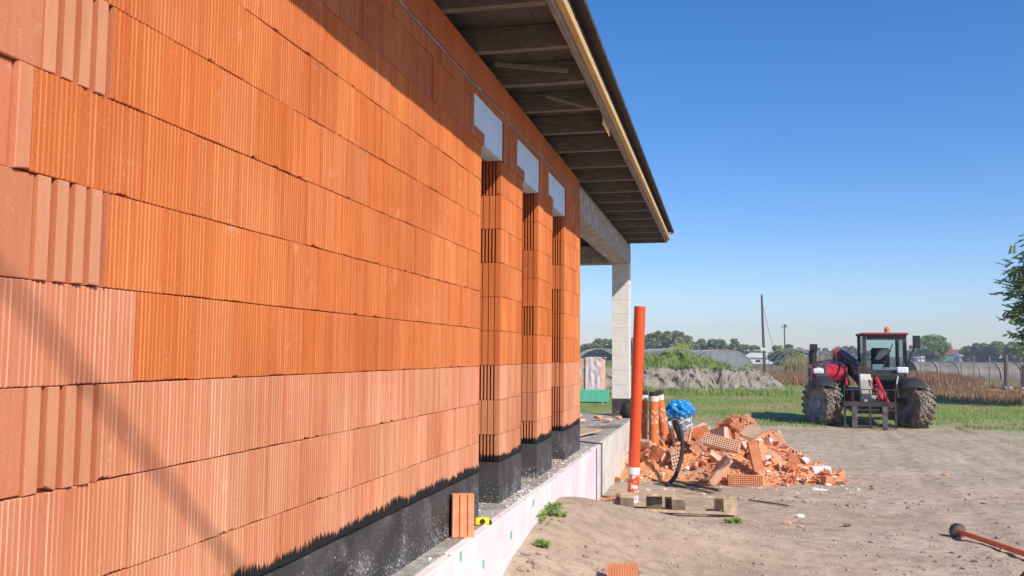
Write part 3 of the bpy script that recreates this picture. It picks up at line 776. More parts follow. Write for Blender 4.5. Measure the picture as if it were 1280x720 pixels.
b_ = shard(91, .14, .12, .03, False); place(b_, 'tile_piece', plyw, 940, 540, .78, (rad(65), 0, rad(-10)), 'flat beige slab piece standing on edge atop the right of the heap', 'slab piece')
# orange crumbs, timber and hose in front of the heap
def near_heap(r):
    x = r.gauss(.45, .7); y = r.gauss(12.95, .45)
    if y < 12.15: return None
    return (x, y, g(x, y)+heap(x, y)*.82-.01)
tag(scatter(2200, near_heap, .004, .04, 8, 2.8).build('brick_crumbs', terr), 'orange brick crumbs strewn over and around the rubble heap', 'brick crumbs', kind='stuff')
def near_heap2(r):
    x = r.gauss(0, .9); y = r.gauss(12.8, .75)
    if y < 8 or x < -1.35: return None
    return (x, y, g(x, y)+heap(x, y)*.82)
tag(scatter(300, near_heap2, .004, .05, 9, 3.4).build('mortar_crumbs', chalk), 'white mortar crumbs strewn around the rubble heap', 'mortar crumbs', kind='stuff')
def lath(pa, pb, w_, t2, mat, label, cat='batten', dz=.02, dz2=None):
    a = at(*pa); b = at(*pb); a.z = g(a.x, a.y)+dz; b.z = g(b.x, b.y)+(dz if dz2 is None else dz2); c_ = (a+b)/2
    q = MB(); q.bar(a-c_, b-c_, w_, t2); return tag(q.build('timber_batten', mat, None, c_, bevel=.002), label, cat)
lath((803, 590, .05), (900, 614, .05), .05, .025, oldwood, 'long dark batten on the ground before the rubble heap')
lath((812, 598, .05), (893, 618, .05), .03, .02, oldwood, 'thin dark stick lying under the long dark batten')
lath((816, 588, .05), (885, 594, .05), .06, .03, timber, 'pale timber lath lying along the front foot of the heap')
lath((880, 594, .05), (955, 602, .05), .05, .03, timber, 'pale timber lath lying under the perforated block')
lath((936, 626, .05), (986, 635, .05), .022, .015, oldwood, 'short thin dark rod lying alone on the sand right of the pallet')
lath((948, 596, .08), (985, 602, .10), .045, .02, terr2, 'narrow pinkish strip lying in the dust right of the perforated block', 'strip')
hp = [(833, 611, .03), (843, 597, .14), (849.5, 580, .30), (853, 562, .50), (852, 545, .70), (849, 533, .82), (845, 527, .88)]
pts = [];
for i, (x, y, z) in enumerate(hp):
    p = ray(x, y); yy = 11.75+.28*i*.6; t2 = yy/p.y; q = EYE+p*t2; pts.append(q)
# smooth and corrugate
def crom(P, n):
    out = []
    for i in range(len(P)-1):
        p0_, p1_, p2_, p3_ = P[max(0, i-1)], P[i], P[i+1], P[min(len(P)-1, i+2)]
        for k in range(n):
            t = k/n; out.append(.5*((2*p1_)+(p2_-p0_)*t+(2*p0_-5*p1_+4*p2_-p3_)*t*t+(3*p1_-p0_-3*p2_+p3_)*t*t*t))
    out.append(P[-1]); return out
pts[0].z = max(pts[0].z, g(pts[0].x, pts[0].y)+.02)
end = Vector((pts[-1].x+.12, pts[-1].y+1.3, .15)); pts += [pts[-1]+Vector((-.03, .35, -.10)), end]
cp = crom(pts, 22)
b_ = MB(); b_.tube(cp, [.029 if i % 2 else .024 for i in range(len(cp))], 12)
tag(b_.build('corrugated_hose', blackr, None), 'black corrugated hose arching down in front of the rubble heap', 'hose')

# ------------------------------------------------------------------ pallet
pc = at(838, 640, .12); pa = at(757, 632, .16); pb2 = at(917, 641, .10)
ang = math.atan2(pb2.y-pa.y, pb2.x-pa.x)
pal = thing('pallet', 'weathered wooden pallet half sunk in sand before the tall orange pipe', 'pallet', (pc.x, pc.y+.32, g(pc.x, pc.y)+.015), ang)
pal.rotation_euler = (rad(-6.5), rad(1.5), ang); pal.scale = (1, 1, 1.3); pal.location.z -= .02
for j, yy in enumerate((-.36, 0, .36)):
    MB().box(-.6, .6, yy-.05, yy+.05, 0, .022).build('bottom_board', timber, pal, bevel=.002)
    if yy > .2: continue
    for xx in (-.53, 0, .53):
        MB().box(xx-.07, xx+.07, yy-.05, yy+.05, .023, .10).build('block', oldwood if (xx < .3) else timber, pal, bevel=.003)
for k, xx in enumerate((-.53, 0, .53)): MB().box(xx-.07, xx+.07, -.4, .08, .101, .121).build('cross_board', timber, pal, bevel=.002)
for k, yy in enumerate((-.35, -.17)):
    MB().box(-.6, .6 if k != 1 else -.1, yy-.045, yy+.045, .122, .142).build('top_board', timber, pal, bevel=.002)
tb = thing('timber_stub', 'short square timber stub standing in the sand against the pallet front', 'timber stub', (0, 0, 0))
p = at(818, 640, .10); tb.location = (p.x, p.y-.02, g(p.x, p.y)-.04); MB().box(-.08, .08, -.05, .05, 0, .21).build('post', oldwood, tb, bevel=.004)
MB().box(-.078, .078, -.048, .048, .211, .2115).build('end_grain', timber, tb)
p = at(772, 637, .14)
tag(MB().box(-.07, .07, -.05, .05, -.05, .10).build('timber_offcut', oldwood, None, (p.x, p.y+.05, g(p.x, p.y)), bevel=.004), 'dark square timber offcut in the sand left of the standing stub', 'timber offcut')
for (a, b2, lab) in (((735, 628, .15), (762, 633, .15), 'grey splintered stick in the sand between purple strip and pallet'), ((752, 621, .15), (770, 616, .15), 'short reddish splinter beside the foundation near the purple strip')):
    lath(a, b2, .035, .02, terr3 if 'reddish' in lab else oldwood, lab, 'splinter', .03)
# terracotta shards by the cream foundation edge
for i, (x, y, s_) in enumerate(((777, 592, .09), (783, 600, .07), (771, 603, .06))):
    p = at(x, y, .05); q = shard(60+i, s_, s_*.7, .02, False); o = q.build('block_fragment', terr, None, (p.x, p.y, g(p.x, p.y)+.05)); o.rotation_euler = (1.1, .3, i*1.3)
    tag(o, 'loose terracotta shard beside the cream foundation left of the orange pipe', 'rubble', 'shards by the foundation')

# scraps on the open sand
for i, (x, y, s_, m_, lab, cat) in enumerate(((1180, 590, .05, terr, 'single small orange block chip on the open sand far right of the heap', 'clay chip'), (983, 660, .055, terr, 'small orange chip on the sand right of the pallet', 'clay chip'), (1000, 664, .035, terr2, 'tiny pinkish chip on the sand beside the small orange chip', 'clay chip'), (1000, 648, .05, chalk, 'white stone on the sand right of the thin dark rod', 'stone'), (1060, 662, .06, stonem, 'dark clod like stone on the open sand below the heap', 'stone'))):
    p = at(x, y, .05); vs, fs = CH_[i]; q = MB(); q.add([(v_[0]*s_, v_[1]*s_, v_[2]*s_) for v_ in vs], fs)
    tag(q.build('scrap_chip', m_, None, (p.x, p.y, g(p.x, p.y)+s_*.3)), lab, cat)
# foreground block, pole
gx, gy = -.655, 6.08
fb = fluted_block(.21, .12, .245, None, 6, 4, .06)
o = fb.build('hollow_block', terr, None, (gx, gy, g(gx, gy)-.03)); o.rotation_euler = (rad(1), rad(-2), rad(8))
zt = 1.36
o.location.z = 1.75-(698-436)/F*6.0-.245+.01
tag(o, 'orange fluted block standing upright in the near sand with holes in its top', 'clay block')
ha = at(1197, 658, .16); hb2 = at(1280, 694, .13)
ha.z = g(ha.x, ha.y)+.055; d = (hb2-ha); d.z = 0
he = ha+d.normalized()*1.7; he.z = g(he.x, he.y)+.03
ham = thing('capped_pole', 'orange pole with a round black ribbed end lying on the sand at the right edge', 'pole', ha)
d = he-ha; b_ = MB(); b_.tube([d*.02, d], .024, 16); b_.build('shaft', orangem, ham)
mt = d.to_track_quat('X', 'Z').to_matrix().to_4x4()
b_ = MB(); b_.lathe([(-.055, 0), (-.055, .035), (-.045, .055), (-.03, .066), (.0, .068), (.03, .060), (.045, .040), (.05, .0)], 'X', 20, mt)
for k in range(20):
    a = k*2*math.pi/20; b_.box(-.035, .028, .064, .071, -.004, .004, mt @ Matrix.Rotation(a, 4, 'X'))
b_.build('ribbed_knob', M('dark_grip', (.06, .05, .045), (.13, .11, .10), 9, .6, .3, .002), ham)

# pebbles
def peb(r):
    d = 4.5+16*r.random()**1.5; a = r.uniform(-.12, .62); x = d*math.sin(a-.05); y = d*math.cos(a-.05)
    if x < FX+.02: return None
    return (x, y, g(x, y))
tag(scatter(5200, peb, .003, .028, 15, 3.2).build('gravel', M('pebble', (.50, .40, .32), (.34, .26, .20), 20, .95, .3, .002)), 'small clods and pebbles strewn over the bare sand', 'pebbles', kind='stuff')
tag(scatter(160, peb, .003, .014, 16, 3).build('pale_gravel', chalk), 'tiny white mortar bits strewn over the bare sand', 'mortar bits', kind='stuff')
tag(scatter(45, peb, .005, .03, 17, 2.5).build('clay_chips', terr), 'small orange clay chips strewn over the bare sand', 'clay chips', kind='stuff')
def cl2(r):
    k = r.choice(((-1.0, 5.7, .3, .5), (-.8, 5.2, .35, .3), (1.3, 11.1, 1.0, .2), (3.3, 9.1, 1.3, .25), (4.6, 12.4, 1.8, .3), (-.9, 5.7, .35, .4), (2.5, 7.9, .8, .2)))
    x = r.gauss(k[0], k[2]); y = r.gauss(k[1], k[3])+.12*(x-k[0])
    if x < FX+.02: return None
    return (x, y, g(x, y)-.004)
tag(scatter(1200, cl2, .006, .05, 18, 2.4).build('soil_clods', M('clod', (.42, .33, .26), (.30, .23, .18), 14, .97, .5, .004)), 'churned soil clods along the wheel ruts', 'soil clods', kind='stuff')
# ------------------------------------------------------------------ vegetation
def leaf_cloud(b_, centers, n, size, asp=1.8, seed=0, up=.3, tlo=0., thi=1.):
    r = np.random.default_rng(seed)
    for (c, rad3, w_) in centers:
        m_ = int(n*w_); p = r.normal(size=(m_, 3)); p /= np.linalg.norm(p, axis=1)[:, None]
        p *= (r.random(m_)**.45)[:, None]; p = p*np.array(rad3)+np.array(c)
        tc = r.uniform(tlo, thi)
        for q in p:
            d = Vector(r.normal(size=3)); d.z *= .6; d.normalize(); n2_ = Vector(r.normal(size=3)); n2_.z += up; n2_ = n2_-d*n2_.dot(d)
            if n2_.length < .1: continue
            e = d.cross(n2_.normalized()); s_ = size*r.uniform(.6, 1.3); q = Vector(q)
            o = len(b_.v); b_.v += [tuple(q-d*s_*asp*.5), tuple(q+e*s_*.35), tuple(q+d*s_*asp*.5), tuple(q-e*s_*.35)]
            t = min(1, max(0, tc*.5+.5*r.random())); b_.c += [(t, t, t)]*4; b_.f.append((o, o+1, o+2, o+3))
    return b_
def make_tree(h_, w_, seed, mat, label, nclump=22, n=60, leaf=.3, group=None, low=.12, shape='round'):
    th3 = thing('tree', label, 'tree', (0, 0, 0), 0, group); r = random.Random(seed)
    b_ = MB(); b_.tube([(0, 0, -.2), (.03*h_, 0, h_*.3), (0, .02*h_, h_*.7)], [.035*h_, .024*h_, .008*h_], 8)
    for i in range(7):
        a = r.uniform(0, 6.28); z = h_*r.uniform(.2, .5); b_.tube([(0, 0, z), (math.cos(a)*w_*.25, math.sin(a)*w_*.25, z+h_*.15), (math.cos(a)*w_*.4, math.sin(a)*w_*.4, z+h_*.28)], [.012*h_, .008*h_, .003*h_], 6)
    b_.build('trunk', barkm, th3)
    cs = []
    for i in range(nclump):
        a = r.uniform(0, 6.28); zz = r.uniform(low, .93)
        if shape == 'round': rr_ = math.sqrt(max(.02, 1-((zz-.55)/.47)**2))
        else: rr_ = math.sqrt(max(.02, 1-((zz-.45)/.55)**2))*(.8+.2*math.sin(zz*9+seed))
        rr_ *= w_/2*r.uniform(.45, .92)
        s_ = h_*r.uniform(.08, .16); cs.append(((math.cos(a)*rr_, math.sin(a)*rr_, zz*h_), (s_*1.25, s_*1.25, s_*.85), r.uniform(.7, 1.3)))
    b_ = leaf_cloud(MB(), cs, n, leaf, 1.4, seed)
    b_.build('crown', mat, th3); return th3
# far trees; prototypes then copies
G1 = 'distant trees of the far tree line behind the heap'
protoT = [make_tree(6.3, 11, 1, leafm, 'broad distant tree in the far tree line behind the heap', 44, 190, .50, G1, .05),
          make_tree(5.6, 9, 2, leafd, 'broad distant tree in the far tree line behind the heap', 40, 190, .50, G1, .05),
          make_tree(4.6, 8, 3, leafm, 'broad distant tree in the far tree line behind the heap', 38, 190, .50, G1, .05)]
# (pixel x, depth, proto, scale)
TL = [(727, 250, 2, .65), (742, 245, 2, .9), (757, 240, 1, .95), (775, 235, 1, .95), (797, 235, 0, .95), (812, 230, 0, 1.02), (835, 225, 0, 1.08), (855, 228, 0, .95), (872, 235, 1, .85), (888, 232, 1, .95), (905, 228, 1, .95), (921, 236, 1, .78), (936, 250, 2, .62), (948, 262, 2, .5)]+[(728+13*i, 275, i % 3, .50+.16*((i*5) % 3)) for i in range(18)]
first = set()
for (px_, dd, k, s_) in TL:
    o = protoT[k] if k not in first else copy_tree(protoT[k]); first.add(k)
    p = at_depth(px_, dd); o.location = (p.x, p.y, -.6); o.scale = (s_*1.12, s_*1.12, s_*1.22); o.rotation_euler.z = random.uniform(0, 6.28)
G2 = 'distant low trees on the horizon right of the pole'
base2 = make_tree(5, 9, 5, leafd, 'low hazy tree on the far horizon', 34, 150, .60, G2, .02)
f_ = True
for (px_, dd, s_) in [(962, 330, .6), (978, 300, .8), (1010, 350, .8), (1024, 350, .9), (1040, 340, .7), (1056, 330, 1.0), (1070, 330, .9), (1083, 330, .75), (1144, 300, .8), (1152, 260, .95), (1182, 340, .6), (1200, 380, .6), (1218, 240, .85), (1232, 230, 1.0), (1246, 230, .95), (1262, 225, 1.05), (1280, 230, 1.0), (1300, 230, 1.0), (1320, 230, 1.0)]:
    o = base2 if f_ else copy_tree(base2); f_ = False
    p = at_depth(px_, dd); o.location = (p.x, p.y, -.7); o.scale = (s_*1.15, s_*1.15, s_*1.2); o.rotation_euler.z = random.uniform(0, 6.28)
o = make_tree(7.2, 6.2, 8, leafl, 'single round topped green tree standing on the horizon right of the machine', 60, 230, .30, None, .12); p = at_depth(1167, 195); o.location = (p.x, p.y, -.6)
o = make_tree(4.6, 6.2, 9, leafl, 'bushy yellow green tree at the foot of the wooden pole', 44, 200, .28); p = at_depth(979, 165); o.location = (p.x, p.y, -.9)
o = make_tree(3.9, 4.2, 10, leafm, 'dark rounded bush tree between the two poles', 40, 180, .25); p = at_depth(992, 150); o.location = (p.x, p.y, -.9)
# near leafy tree at the right edge: drooping feathery sprays
p = at_depth(1333, 31); tr = thing('tree', 'feathery leafed tree reaching in from the right edge of the picture', 'tree', (p.x, p.y, 0))
b_ = MB(); b_.tube([(0, 0, -.1), (.05, 0, 1.2), (.0, .05, 2.6), (.05, 0, 4.6), (0, 0, 6.1)], [.16, .13, .10, .06, .02], 10); 
fl = MB(); r = random.Random(4)
for i in range(96):
    z = 1.9+4.1*(i/96)**.9; a = r.uniform(0, 6.28) if i % 3 else math.pi+r.uniform(-.9, .9)
    Lr = (2.05 if z < 5 else 1.3)*r.uniform(.72, 1.08)*(1-.12*abs(z-3.8))
    e = Vector((math.cos(a)*Lr, math.sin(a)*Lr, z+r.uniform(-.25, .45))); m1 = Vector((math.cos(a)*Lr*.5, math.sin(a)*Lr*.5, z+.28))
    b_.tube([(0, 0, z-.25), m1, e], [.03, .018, .006], 5)
    for q in range(17):
        f2 = .22+.78*q/16; c_ = Vector((0, 0, z)).lerp(m1, min(1, f2*2)) if f2 < .5 else m1.lerp(e, (f2-.5)*2)
        c_ += Vector((r.gauss(0, .16), r.gauss(0, .16), r.gauss(0, .15)))
        # a pinnate spray
        sd = Vector((math.cos(a+r.uniform(-1.2, 1.2)), math.sin(a+r.uniform(-1.2, 1.2)), r.uniform(-.8, .5))).normalized()
        side_ = sd.cross(Vector((0, 0, 1))).normalized(); tt = r.random()
        for k in range(7):
            for sg in (-1, 1):
                bs_ = c_+sd*(.045*k); tip = bs_+side_*sg*.15*(1-.05*k)+sd*.05+Vector((0, 0, -.03+r.uniform(-.02, .02))); wv = sd*.045
                o = len(fl.v); fl.v += [tuple(bs_), tuple((bs_+tip)/2+wv), tuple(tip), tuple((bs_+tip)/2-wv)]; t = min(1, .6*tt+.4*r.random()); fl.c += [(t, t, t)]*4; fl.f.append((o, o+1, o+2, o+3))
b_.build('trunk', barkm, tr); fl.build('crown', leafl, tr)

# blades: grass, weeds
def blades(fn, n, h0, h1, wd, seed, lean=.5):
    b_ = MB(); r = random.Random(seed)
    for i in range(n):
        q = fn(r)
        if q is None: continue
        x, y, z, sc_ = q; h_ = r.uniform(h0, h1)*sc_; a = r.uniform(0, 6.28); l_ = r.gauss(0, lean)*h_; w2 = wd*sc_*.5
        dx, dy = math.cos(a), math.sin(a); o = len(b_.v)
        b_.v += [(x-dy*w2, y+dx*w2, z-.01), (x+dy*w2, y-dx*w2, z-.01), (x+dx*l_, y+dy*l_, z+h_)]
        t = min(1, max(0, .5+.5*nz(x*.6, y*.6, 7)+r.uniform(-.3, .3))); b_.c += [(t, t, t)]*3; b_.f.append((o, o+1, o+2))
    return b_
def gfield(r):
    d = 21.5+30*r.random()**1.3; s_ = r.uniform(-.42, .66); x = r0.x*d*s_+fh.x*d; y = r0.y*d*s_+fh.y*d
    n_2 = nz(x*.35, y*.35, 11)+.5*nz(x*1.3, y*1.3, 4)
    edge_ = 23.2+2.6*nz(x*.25, y*.25, 2)
    if x < FX and y < 16.2: return None
    if y < edge_ and (n_2 < .12 or y < edge_-3.5): return None
    if n_2 < -.22: return None
    return (x, y, g(x, y), 1)
tag(blades(gfield, 60000, .03, .10, .022, 21).build('grass', grassm), 'short green grass beyond the bare sand', 'grass', kind='stuff')
def wfield(r):
    px_ = r.uniform(1128, 1330); d = r.uniform(31, 50); p = at_depth(px_, d)
    if nz(p.x*.3, p.y*.3, 5) < .0: return None
    return (p.x, p.y, g(p.x, p.y), .7+.9*max(0, .4+nz(p.x*.5, p.y*.5, 3)))
tag(blades(wfield, 15000, .08, .30, .03, 22, .5).build('dry_weeds', brownm), 'rusty brown dry weeds in the strip before the post fence', 'weeds', kind='stuff')
def wfield3(r):
    px_ = r.choice([r.uniform(1130, 1230), r.gauss(1160, 26)]); d = r.uniform(52, 66); p = at_depth(px_, d)
    return (p.x, p.y, g(p.x, p.y), (.35+.8*max(0, .5+nz(p.x*.22, p.y*.22, 3)))*(1-.6*sstep(1190, 1240, px_)))
tag(blades(wfield3, 8000, .3, .95, .07, 29, .35).build('brown_thicket', brownm), 'tall reddish brown thicket standing behind the machine to the right', 'thicket', kind='stuff')
def wfield2(r):
    px_ = r.uniform(895, 1090); d = r.uniform(52, 85); p = at_depth(px_, d)
    return (p.x, p.y, g(p.x, p.y), .6+.8*max(0, .5+nz(p.x*.2, p.y*.2, 3)))
tag(blades(wfield2, 14000, .12, .5, .06, 23, .4).build('brown_scrub', brownm), 'low reddish brown scrub between the spoil heap and the machine', 'scrub', kind='stuff')
def reed(r):
    px_ = r.uniform(982, 1050); d = r.uniform(92, 100); p = at_depth(px_, d); return (p.x, p.y, -.1, .9+.3*nz(p.x, p.y, 0))
tag(blades(reed, 6000, 1.1, 2.0, .09, 24, .2).build('dry_reeds', reedm), 'straw coloured reeds standing beneath the torn hoop tunnel', 'reeds', kind='stuff')
def reed2(r):
    px_ = r.gauss(852, 5); d = r.uniform(100, 102); p = at_depth(px_, d); return (p.x, p.y, 1.2, 1)
ym = foliage_mat('weed_yellow', (.38, .36, .03), (.55, .50, .06))
b_ = blades(reed2, 500, 1.0, 2.0, .12, 25, .2); tag(b_.build('yellow_shrub', ym), 'yellow flowering shrub rising behind the grey polytunnels', 'shrub')
def rough(r):
    d = 38+28*r.random(); px_ = r.uniform(700, 990); p = at_depth(px_, d); return (p.x, p.y, g(p.x, p.y), 1)
tag(blades(rough, 9000, .1, .3, .05, 26).build('rough_grass', grassm), 'rough longer grass around the spoil heap', 'grass', kind='stuff')
# weeds at the foundation
def weed(px_, py_, z, s_, lab, seed):
    p = at(px_, py_, z); th4 = thing('weed_plant', lab, 'weed', (p.x, p.y, g(p.x, p.y))); r = np.random.default_rng(seed)
    cs = [((r.normal()*s_*.8, r.normal()*s_*.5, s_*.25*r.random()+.01), (s_*.42, s_*.42, s_*.26), 1) for i in range(9)]
    leaf_cloud(MB(), cs, 17, .026, 1.6, seed, 1.5).build('leaves', leafl, th4)
    b_ = MB()
    for i in range(5): b_.tube([(0, 0, -.01), (cs[i][0][0]*.6, cs[i][0][1]*.6, .03), cs[i][0]], [.002, .0015, .001], 5)
    b_.build('stem', leafl_s, th4)
leafl_s = M('stem_green', (.16, .22, .06), None, 6, .7, 0)
weed(676, 648, .45, .14, 'leafy green weed clump beside the pink foundation, the largest of the three', 31)
weed(683, 632, .50, .07, 'small green weed above the largest clump near the pink foundation', 32)
weed(667, 641, .47, .16, 'loose weed growing at the foundation just above the low spreading one', 38)
weed(664, 660, .40, .17, 'low spreading weed touching the pink foundation left of the largest clump', 34)
weed(692, 660, .36, .05, 'tiny weed sprig on open sand right of the largest clump', 35)
weed(920, 655, .12, .10, 'sparse green weed tuft at the right end of the pallet', 36)
weed(674, 674, .42, .07, 'small green weed below the largest clump on the near sand', 33)

# ------------------------------------------------------------------ spoil heap
mb = MB(); nX, nY = 120, 70
c0 = at_depth(872, 46.5); u = r0; v = fh
for j in range(nY):
    for i in range(nX):
        a = -8+14*i/(nX-1); b2 = -3.2+8*j/(nY-1)
        p = c0+u*a+v*b2
        edge = .25*nz(a*.9, 3, 1)+.12*nz(a*3, 5, 1)
        left = sstep(-8, -6.5, a); right = 1-sstep(3.1+edge, 4.4, a)
        front = sstep(-2.55+edge, -1.35+edge, b2)**.7; top = 1.05-.22*sstep(.3, 3.2, a)+.16*nz(a*.8, b2*.8, 6)
        bigh = .85*math.exp(-((a+.9)/2.2)**2-((b2-.9)/1.2)**2)
        back = 1-sstep(3.2, 4.5, b2)
        z = (top*front+bigh)*left*right*back+.22*nz(a*1.7, b2*2.4, 8)*front*right+.20*nz(a*4.5, b2*4.5, 8)*front*right-.5*math.exp(-((a-.55)/.25)**2)*math.exp(-((b2+1.9)/.5)**2)
        q3 = .35*nz(a*2.2, z*3.0, 4+b2*.3)+.16*nz(a*6, z*7, 2+b2)
        mb.v.append((p.x+v.x*q3, p.y+v.y*q3, max(-.05, z)))
for j in range(nY-1):
    for i in range(nX-1):
        a = j*nX+i; mb.f.append((a, a+1, a+nX+1, a+nX))
m, t, b = nodes('spoil'); gg = N(t, 'ShaderNodeNewGeometry'); s = N(t, 'ShaderNodeSeparateXYZ'); L(t, gg.outputs['Normal'], s.inputs[0]); s2 = N(t, 'ShaderNodeSeparateXYZ'); L(t, gg.outputs['Position'], s2.inputs[0])
a1, a2 = tex(t, 2.2, 6), tex(t, 9, 6, rough=.7)
sand = mix(t, ramp(t, a1, .4, .65), (.34, .29, .23), (.24, .20, .155)); sand = mix(t, ramp(t, a2, .52, .68), sand, (.20, .17, .13))
gr = mix(t, ramp(t, a1, .4, .6), (.12, .17, .04), (.19, .22, .06)); gr = mix(t, ramp(t, a2, .55, .7), gr, (.30, .26, .19))
k = ramp(t, math_(t, 'ADD', s2.outputs['Z'], math_(t, 'MULTIPLY', math_(t, 'SUBTRACT', a1, .5), 1.1)), 1.0, 1.15)
L(t, mix(t, k, sand, gr), b.inputs['Base Color']); b.inputs['Roughness'].default_value = .97; bump(t, b, a2, .8, .05)
struct(mb.build('spoil_heap', m))
hv = mb.v
def hg(r):
    i = r.randrange(nX-1); j = r.randrange(nY-1); v_ = hv[j*nX+i]
    if v_[2] < 1.0+.2*nz(v_[0], v_[1], 4): return None
    return (v_[0]+r.uniform(-.07, .07), v_[1]+r.uniform(-.07, .07), v_[2]-.03, 1)
tag(blades(hg, 16000, .08, .28, .05, 27, .6).build('heap_grass', grassm), 'green weeds covering the top of the spoil heap', 'grass', kind='stuff')
# stones around the heap
rs = random.Random(6)
sdat = [(762, 492, .28), (770, 494, .22), (757, 488, .3), (893, 488, .22), (905, 487, .25), (920, 489, .2), (930, 487, .28), (940, 489, .22), (948, 490, .18), (840, 489, .3), (880, 490, .2), (955, 487, .2)]
so_ = []
for i, (x, y, s_) in enumerate(sdat):
    p = at(x, y, 0)
    if i < 4:
        vs, fs = CH_[i]; q = MB(); q.add(vs, fs); o = q.build('stone', stonem, None); so_.append(o)
    else: o = so_[i % 4].copy(); COL.objects.link(o)
    o.location = (p.x, p.y, s_*.3); o.scale = (s_, s_, s_); o.rotation_euler = (0, rs.uniform(-.3, .3), rs.uniform(0, 6))
    tag(o, 'pale grey stone by the brick pallet at the left end of the heap' if i < 3 else 'grey stone along the right foot of the spoil heap', 'stone', 'stones left of the spoil heap' if i < 3 else 'stones along the spoil heap')

# ------------------------------------------------------------------ brick pallet + green boards
p = at(737, 492, 0); bp = thing('brick_pallet', 'stack of orange bricks wrapped in pale film on the grass beyond the porch', 'brick stack', (p.x, p.y, 0), rad(-6))
for xx in (-.5, 0, .5): MB().box(xx-.05, xx+.05, -.5, .5, 0, .12).build('bearer', timber, bp)
q = MB()
for k in range(6):
    for i in range(5):
        for j in range(4): q.box(-.60+i*.24+.004, -.60+(i+1)*.24-.004, -.5+j*.25+.004, -.5+(j+1)*.25-.004, .125+k*.24, .125+(k+1)*.24-.006)
q.build('bricks', terr2, bp)
fm = MB()
import itertools
nn_ = 26
def filmz(x, y): return 1.60+.05*nz(x*5, y*5, 2)
for i in range(nn_):
    for j in range(nn_):
        x = -.05+.72*i/(nn_-1); y = -.56+1.12*j/(nn_-1); fm.v.append((x, y, filmz(x, y)))
for i in range(nn_-1):
    for j in range(nn_-1): a = i*nn_+j; fm.f.append((a, a+1, a+nn_+1, a+nn_))
# front hanging film
o_ = len(fm.v)
for i in range(nn_):
    for k in range(nn_):
        x = -.05+.72*i/(nn_-1); z = .2+(filmz(x, -.56)-.2)*k/(nn_-1); fm.v.append((x, -.56+.03*nz(x*7, z*4, 5)*(k < nn_-1), z))
for i in range(nn_-1):
    for k in range(nn_-1): a = o_+i*nn_+k; fm.f.append((a, a+1, a+nn_+1, a+nn_))
fm.build('wrapping_film', filmm, bp)
MB().box(-.42, -.27, -.512, -.506, .75, 1.12).build('paper_label', whitep, bp)
p = at(736, 503, 0)
gbx = thing('green_board_stack', 'low stack of green boards lying on the grass before the wrapped bricks', 'board stack', (p.x, p.y, 0), rad(5))
for k in range(8): MB().box(-.72+.01*(k % 3), .72, -.35, .35, .04+k*.052, .04+k*.052+.049).build('board', greenm, gbx, bevel=.003)
for xx in (-.5, .5): MB().box(xx-.04, xx+.04, -.35, .35, -.02, .038).build('bearer', timber, gbx)
tag(MB().box(-.45, .45, -.05, .05, 0, .03).build('plank', timber, None, (p.x+.8, p.y-1.2, g(p.x+.8, p.y-1.2)+.01)), 'short pale plank on the grass before the green boards', 'plank')

# ------------------------------------------------------------------ polytunnels
def arch(width, h_, n=16): return [(math.cos(math.pi*k/n)*width/2, math.sin(math.pi*k/n)**.8*h_) for k in range(n+1)]
def tunnel(px_, depth, width, h_, length, rz, mat, lab, nh=6, film=True, name='polytunnel'):
    p = at_depth(px_, depth); th5 = thing(name, lab, 'polytunnel', (p.x, p.y, -.05), rz); A = arch(width, h_)
    if film:
        q = MB(); n2 = 24
        for j in range(n2+1):
            yy = -length/2+length*j/n2; sag = 1-.05*abs(math.sin(math.pi*j*nh/n2))
            for (a, z) in A: q.v.append((a*sag, yy, z*sag))
        m_ = len(A)
        for j in range(n2):
            for i in range(m_-1): a = j*m_+i; q.f.append((a, a+1, a+m_+1, a+m_))
        q.build('film', mat, th5, smooth=True)
        for yy in (-length/2, length/2):
            q = MB(); q.v += [(a, yy, z) for a, z in A]; q.f.append(tuple(range(len(A)))); q.build('end_film', mat, th5)
    for j in range(nh+1):
        yy = -length/2+length*j/nh; MB().tube([(a*1.01, yy, z*1.01) for a, z in A], .045, 6).build('hoop', hoopm, th5)
    return th5
tunnel(829, 104, 6.2, 2.45, 16, rad(14), tunnelm, 'left grey film polytunnel behind the green heap')
tunnel(874, 100, 6.4, 2.3, 16, rad(20), tunnelm, 'right grey film polytunnel behind the heap, sagging toward brown earth')
tunnel(748, 96, 5.2, 2.35, 9, rad(12), hoopm, 'bare hooped tunnel frame seen beside the white post', 4, False, 'tunnel_frame')
tunnel(1002, 96, 6.0, 2.45, 14, rad(-14), hoopm, 'bare hooped tunnel frame over reeds left of the machine', 4, False, 'tunnel_frame')
q = at_depth(984, 92); 
p = at_depth(1250, 70)
tn = tunnel(1250, 72, 3.2, 1.45, 15, rad(-76), tunnelw, 'long low pale film tunnel behind the post fence at the right', 9)
# brown earth bank beside tunnels
mb = blob((2.6, 2.0, 1.0), 5, .3, 2, 4, False); p = at_depth(905, 97)
struct(mb.build('earth_bank', M('bank_earth', (.32, .17, .10), (.22, .12, .07), 1.5, .97, .6, .05, 5), None, (p.x, p.y, .1), smooth=True))

